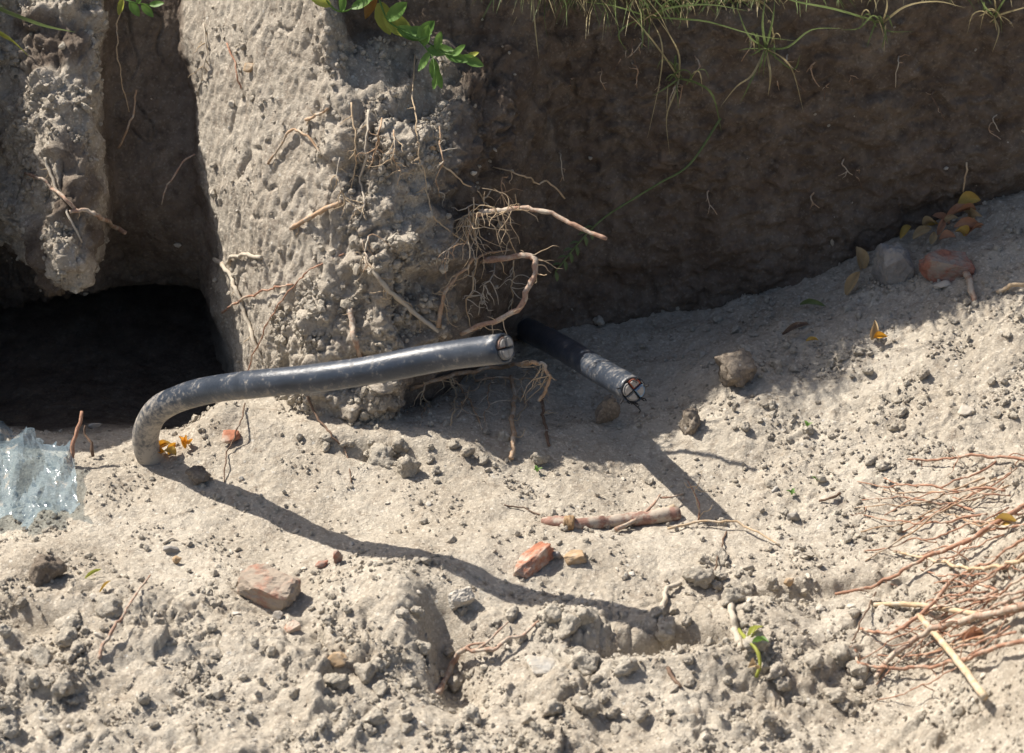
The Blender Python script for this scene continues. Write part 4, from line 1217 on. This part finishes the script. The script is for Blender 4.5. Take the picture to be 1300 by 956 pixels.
# ------------------------------------------------------------------ trailing weeds at the top
def weed(name, stem_items, leaves, label, r=1.3, smat=None):
    pts = path(stem_items)
    e = empty(name, pts[0])
    o_, c_ = tube('stem', pts, r * PXM, .7 * PXM, smat or M_LEAF, None, rough=.1)
    o_.parent = e; o_.matrix_parent_inverse = Matrix.Translation(-e.location)
    for k, (t, L, W, dirv, m_) in enumerate(leaves):
        lo = link('leaf', leaf_mesh('leaf', L * 1.15 * PXM, W * 1.35 * PXM, -.12, .3 * ((k % 3) - 1), 80 + k, curl=.22), m_, e)
        p = c_[int(t * (len(c_) - 1))]
        place_leaf(lo, p - e.location, dirv, Vector((-.35, -.7, .6)))
    tag(e, label, 'weed', 'weeds trailing over the bank edge')
    return e
weed('trailing_weed', [(470, -40, .015), (480, -5, .03), (492, 25, .05), (510, 38, .05), (530, 50, .05), (543, 64, .05), (550, 75, .05), (553, 98, .045)],
     [(.12, 34, 16, (-.4, -.3, -.9), M_LEAF_BROWN), (.18, 36, 20, (.25, -.4, -.8), M_LEAF_YEL), (.25, 40, 20, (.8, -.4, -.5), M_LEAF_YEL), (.32, 34, 16, (.5, -.3, .6), M_LEAF),
      (.40, 32, 14, (.7, -.3, -.2), M_LEAF), (.48, 30, 15, (.9, -.3, .1), M_LEAF), (.58, 30, 15, (.6, -.2, .8), M_LEAF), (.66, 28, 13, (.2, -.3, .9), M_LEAF),
      (.72, 30, 14, (.9, -.3, .15), M_LEAF), (.78, 24, 10, (-.5, -.3, -.7), M_LEAF), (.86, 26, 12, (.1, -.3, -.9), M_LEAF), (.95, 24, 9, (.3, -.3, -.9), M_LEAF), (1.0, 14, 7, (-.2, -.2, -.9), M_LEAF)],
     'leafy green bindweed trailing down over the pillar top')
weed('trailing_weed', [(540, 52, .05), (560, 66, .055), (575, 70, .06), (592, 72, .06)],
     [(.3, 24, 10, (.2, -.3, .9), M_LEAF), (.5, 26, 11, (.9, -.3, -.2), M_LEAF), (.75, 20, 9, (.6, -.3, .7), M_LEAF), (.9, 26, 11, (.8, -.3, -.25), M_LEAF), (1.0, 16, 6, (.7, -.3, .4), M_LEAF_YEL)],
     'small side shoot of bindweed with narrow leaves over the pillar', r=1.0)
weed('trailing_weed', [(400, -30, .02), (412, -4, .05), (425, 12, .06), (440, 14, .06), (458, 2, .06)],
     [(.4, 28, 11, (-.7, -.3, .5), M_LEAF_YEL), (.65, 26, 10, (.1, -.2, .9), M_LEAF), (.85, 34, 12, (.8, -.3, .6), M_LEAF)],
     'short bright green weed curling up at the pillar top', r=1.5)
weed('trailing_weed', [(140, -30, .02), (152, -5, .04), (170, 3, .05), (190, 6, .05)],
     [(.3, 20, 9, (-.8, -.2, -.3), M_LEAF), (.45, 20, 9, (-.3, -.2, -.8), M_LEAF_YEL), (.6, 20, 10, (.4, -.2, -.7), M_LEAF), (.75, 18, 9, (.2, -.2, .8), M_LEAF), (.88, 20, 9, (.6, -.2, -.7), M_LEAF), (1.0, 18, 8, (.8, -.2, .2), M_LEAF)],
     'small-leaved weed above the dark gap beside the pillar', r=1.0)

def blade_arrays(pts, w, fold=.25):
    n = len(pts)
    vs, fs = [], []
    for i, p in enumerate(pts):
        t = i / (n - 1)
        d_ = (pts[min(i + 1, n - 1)] - pts[max(i - 1, 0)]).normalized()
        s = d_.cross(Vector((.3, .9, .25))).normalized()
        nn_ = s.cross(d_)
        ww = w * (1 - t ** 2.2) * .5 * (.75 + .25 * min(1, t * 6)) + .0001
        vs += [p - s * ww + nn_ * ww * fold, p, p + s * ww + nn_ * ww * fold]
    for i in range(n - 1):
        a = i * 3
        fs += [(a, a + 1, a + 4, a + 3), (a + 1, a + 2, a + 5, a + 4)]
    return vs, fs

def blade(items, w, mat, parent=None, label=None, n=12):
    pts = catmull(path(items), n)
    v, f = blade_arrays(pts, w * PXM)
    if parent is None:
        parent = tag(empty('grass_plant', pts[0]), label, 'grass')
    org = parent.location
    o = link('blade', mesh_np('blade', [tuple(q_ - org) for q_ in v], f), mat, parent)
    return o
# broad blades at the left top
blade([(-40, -10, .03), (0, 12, .06), (30, 24, .07), (60, 34, .08), (96, 41, .08)], 9, M_GRASS, None, 'broad pale green grass blade arching over the lumpy bank, ending in a tip')
blade([(-40, 15, .03), (-5, 40, .06), (15, 52, .07), (37, 72, .07)], 10, M_LEAF_YEL, None, 'short wide yellow-green grass blade below the longer arching one')

def tuft(base, blades, label):
    p0 = S(*base)
    e = empty('grass_tuft', p0)
    for (pts_, w, m_) in blades:
        its = [(base[0], base[1], base[2])] + list(pts_)
        blade(its, w, m_, e)
    rr_ = random.Random(base[0])
    for _ in range(9):
        a_, L_ = rr_.uniform(0, 6.28), rr_.uniform(18, 55)
        x_, y_ = base[0] + rr_.uniform(-14, 14), base[1] + rr_.uniform(-8, 8)
        dx_, dy_ = math.cos(a_) * L_ * .6, math.sin(a_) * L_ * .6 - 8
        blade([(x_, y_, .006), (x_ + dx_ * .5, y_ + dy_ * .5 - 4, .03), (x_ + dx_, y_ + dy_ + 6, .03), (x_ + dx_ * 1.25, y_ + dy_ + rr_.uniform(8, 30), .025)], rr_.uniform(1.6, 2.8), rr_.choice((M_GRASS, M_GRASS_DRY)), e, n=9)
    tag(e, label, 'grass', 'grass tufts hanging over the wall')
    return e
tuft((972, 62, .012), [([(968, 30, .04), (972, -6, .05)], 3.5, M_GRASS), ([(980, 30, .04), (984, 0, .05)], 3, M_GRASS), ([(950, 45, .04), (935, 8, .05)], 3, M_GRASS),
     ([(1000, 60, .05), (1030, 38, .06), (1070, 36, .05)], 3, M_GRASS), ([(955, 95, .04), (935, 110, .04), (915, 135, .03)], 2.6, M_GRASS_DRY), ([(978, 95, .04), (975, 122, .03)], 3.4, M_GRASS_DRY),
     ([(995, 75, .05), (1008, 95, .04), (1020, 142, .03)], 2.6, M_GRASS_DRY), ([(950, 62, .03), (938, 64, .03)], 2, M_GRASS), ([(950, 110, .03), (940, 130, .03)], 2, M_GRASS), ([(1006, 88, .04), (1016, 70, .04)], 2.4, M_GRASS)],
     'grass tuft with dry drooping blades rooted in the wall face')
tuft((862, 100, .012), [([(885, 106, .04), (905, 122, .05), (916, 168, .03)], 4, M_GRASS), ([(856, 120, .03), (846, 150, .03), (850, 195, .02)], 2.4, M_GRASS_DRY), ([(845, 112, .03), (828, 122, .03)], 2.6, M_GRASS),
     ([(842, 70, .04), (815, 35, .05), (795, 15, .05)], 2.6, M_GRASS_DRY), ([(862, 70, .04), (850, 45, .05), (836, 25, .05)], 2.4, M_GRASS_DRY)],
     'sparse grass tuft with one green arching blade on the shaded wall')
tuft((825, 22, .012), [([(860, 24, .05), (900, 28, .06), (960, 45, .06), (1010, 52, .05)], 3, M_GRASS), ([(850, 10, .05), (900, 6, .06), (950, 14, .06)], 3, M_GRASS), ([(800, 30, .04), (785, 45, .04), (798, 68, .03)], 3, M_GRASS),
     ([(840, 55, .04), (838, 100, .03), (822, 175, .02)], 2.2, M_GRASS_DRY), ([(780, 8, .05), (740, 2, .06)], 3, M_GRASS)],
     'tangled green grass tuft with long blades lying along the wall top')
tuft((1120, 30, .012), [([(1060, 12, .05), (1010, 2, .05), (985, -8, .05)], 4, M_GRASS), ([(1108, 20, .04), (1090, 36, .04), (1068, 38, .04)], 2.6, M_GRASS), ([(1126, 8, .05), (1124, -10, .05)], 2.4, M_GRASS_DRY),
     ([(1150, 8, .05), (1190, 2, .06), (1225, 10, .06)], 3, M_GRASS_DRY), ([(1130, 40, .03), (1160, 40, .03)], 2.4, M_GRASS)],
     'grass tuft with a bluish-green blade pointing along the wall top')
tuft((1262, 22, .012), [([(1285, 14, .05), (1320, 5, .05)], 3, M_GRASS_DRY), ([(1268, 40, .03), (1260, 66, .03)], 2.4, M_GRASS_DRY), ([(1250, 8, .05), (1240, -10, .05)], 2.6, M_GRASS), ([(1275, 0, .05), (1290, -12, .05)], 2.6, M_GRASS)],
     'dry straw-coloured grass tuft at the wall top above the fallen leaves')
blade([(676, -10, .02), (678, 20, .03), (681, 50, .03), (684, 75, .02)], 2.4, M_GRASS_DRY, None, 'single dry stem hanging into the crease where pillar meets dark wall')
# seed stalk
e = empty('grass_stalk', S(876, 205, .02))
sp = path([(915, 150, .02), (876, 208, .05), (838, 232, .07), (800, 255, .085), (765, 278, .095), (735, 308, .10), (705, 345, .10)])
o_, c_ = tube('stem', sp, 1.5 * PXM, 1.1 * PXM, M_GRASS, None, rough=.1)
o_.parent = e; o_.matrix_parent_inverse = Matrix.Translation(-e.location)
for k in range(12):
    p = c_[int((.74 + .26 * k / 11) * (len(c_) - 1))]
    lo = link('spikelet', leaf_mesh('spikelet', 13 * PXM, 6 * PXM, .1, 0, 90 + k, curl=.4), M_GRASS, e)
    place_leaf(lo, p - e.location, (-.7 + (.8 if k % 2 else -.5), -.25, -.75 + (.15 if k % 2 else .5)))
tag(e, 'green seed-headed grass stalk hanging slantwise across the dark wall', 'grass')

# ------------------------------------------------------------------ turf on the bank top
rnd = random.Random(77)
zz2 = bank_pts.reshape(nr, nc, 3)
allv, allf, allm = [], [], []
off = 0
ovr = over
cand = np.argwhere((ovr > .006) & (ovr < .55) & (np.abs(BX) < 1.15))
wts = np.exp(-ovr[cand[:, 0], cand[:, 1]] / .12)
spc = np.gradient(zrow)[cand[:, 0]]
wts = wts * spc * np.where(us[cand[:, 1]] > 13.2, 1.0, np.where(us[cand[:, 1]] > 8, .4, .06))
wts /= wts.sum()
for (i, j) in cand[RNG.choice(len(cand), 8500, p=wts)]:
    p = Vector(zz2[i, j]) - Vector((0, 0, .003))
    L = rnd.uniform(.02, .06) if us[j] > 15.5 else rnd.uniform(.04, .13)
    v = Vector((rnd.gauss(0, .7), rnd.gauss(-.45, .55), rnd.uniform(.1, .9))).normalized()
    pts = [p]
    for s in range(4):
        pts.append(pts[-1] + v * L / 4)
        v = (v + Vector((rnd.gauss(0, .2), rnd.gauss(-.08, .2), -.38))).normalized()
    a_, b_ = blade_arrays(pts, rnd.uniform(.0016, .0034))
    allv += [tuple(q_) for q_ in a_]
    allf += [tuple(k + off for k in f) for f in b_]
    allm += [rnd.random() < .45] * len(b_)
    off += len(a_)
me = mesh_np('turf', allv, allf)
me.materials.append(M_GRASS); me.materials.append(M_GRASS_DRY)
me.polygons.foreach_set('material_index', np.array(allm, np.int32))
o = link('turf', me, None)
tag(o, 'mixed green and dry turf growing along the top of the bank', 'grass', kind='stuff')

# ------------------------------------------------------------------ loose crumbs (stuff)
bm = bmesh.new()
bmesh.ops.create_icosphere(bm, subdivisions=1, radius=1)
ICO = np.array([v.co[:] for v in bm.verts]); ICOF = np.array([[v.index for v in f.verts] for f in bm.faces])
bm.free()
def crumbs(name, pts, nrm, prob, n, smed, smax, mat, label):
    idx = RNG.choice(len(pts), n, p=prob / prob.sum())
    s = np.clip(smed * np.exp(RNG.normal(0, .55, n)), smed * .4, smax)
    sc = s[:, None] * RNG.uniform(.65, 1.25, (n, 3))
    A = RNG.normal(0, 1, (n, 3, 3)); Q, _ = np.linalg.qr(A)
    shape = ICO[None] * (1 + RNG.uniform(-.28, .28, (n, len(ICO), 1)))
    V = np.einsum('nij,nkj->nki', Q, shape * sc[:, None, :])
    V += (pts[idx] + RNG.normal(0, .0008, (n, 3)) + nrm[idx] * (s * .35)[:, None])[:, None, :]
    F = ICOF[None] + (np.arange(n) * len(ICO))[:, None, None]
    me = mesh_np(name, V.reshape(-1, 3), F.reshape(-1, 3), smooth=False)
    o = link(name, me, mat)
    tag(o, label, 'soil', kind='stuff')
gnr = np.zeros(len(gp) * 3, np.float32); GROUND.data.vertices.foreach_get('normal', gnr); gnr = gnr.reshape(-1, 3)
pr = (1 - np.clip(hol * 3, 0, 1)) * (np.abs(fx) < .82) * (fy > -1.12) * (fy < .25) * (.18 + g_rough) * np.clip(.25 + 1.3 * perlin(np.stack([fx, fy, 0 * fx], 1) * 14, 91), .05, 2)
crumbs('soil_crumbs', gp, gnr, pr, 31000, .00138, .0058, M_CLOD, 'loose crumbs of dry soil strewn over the trench floor')
pb = (np.abs(bank_pts[:, 0]) < .82) * (bank_pts[:, 2] < .58) * (bank_pts[:, 2] > .0) * (.05 + bank_clod) * (1 - .97 * (bank_moist_and_shade > .4)) * np.clip(.2 + 1.4 * perlin(bank_pts * 20, 92), .02, 2)
crumbs('bank_crumbs', bank_pts, bank_nrm, pb, 7000, .0018, .0065, M_CLOD, 'crumbs of dry soil clinging to the pillar and lumpy bank')
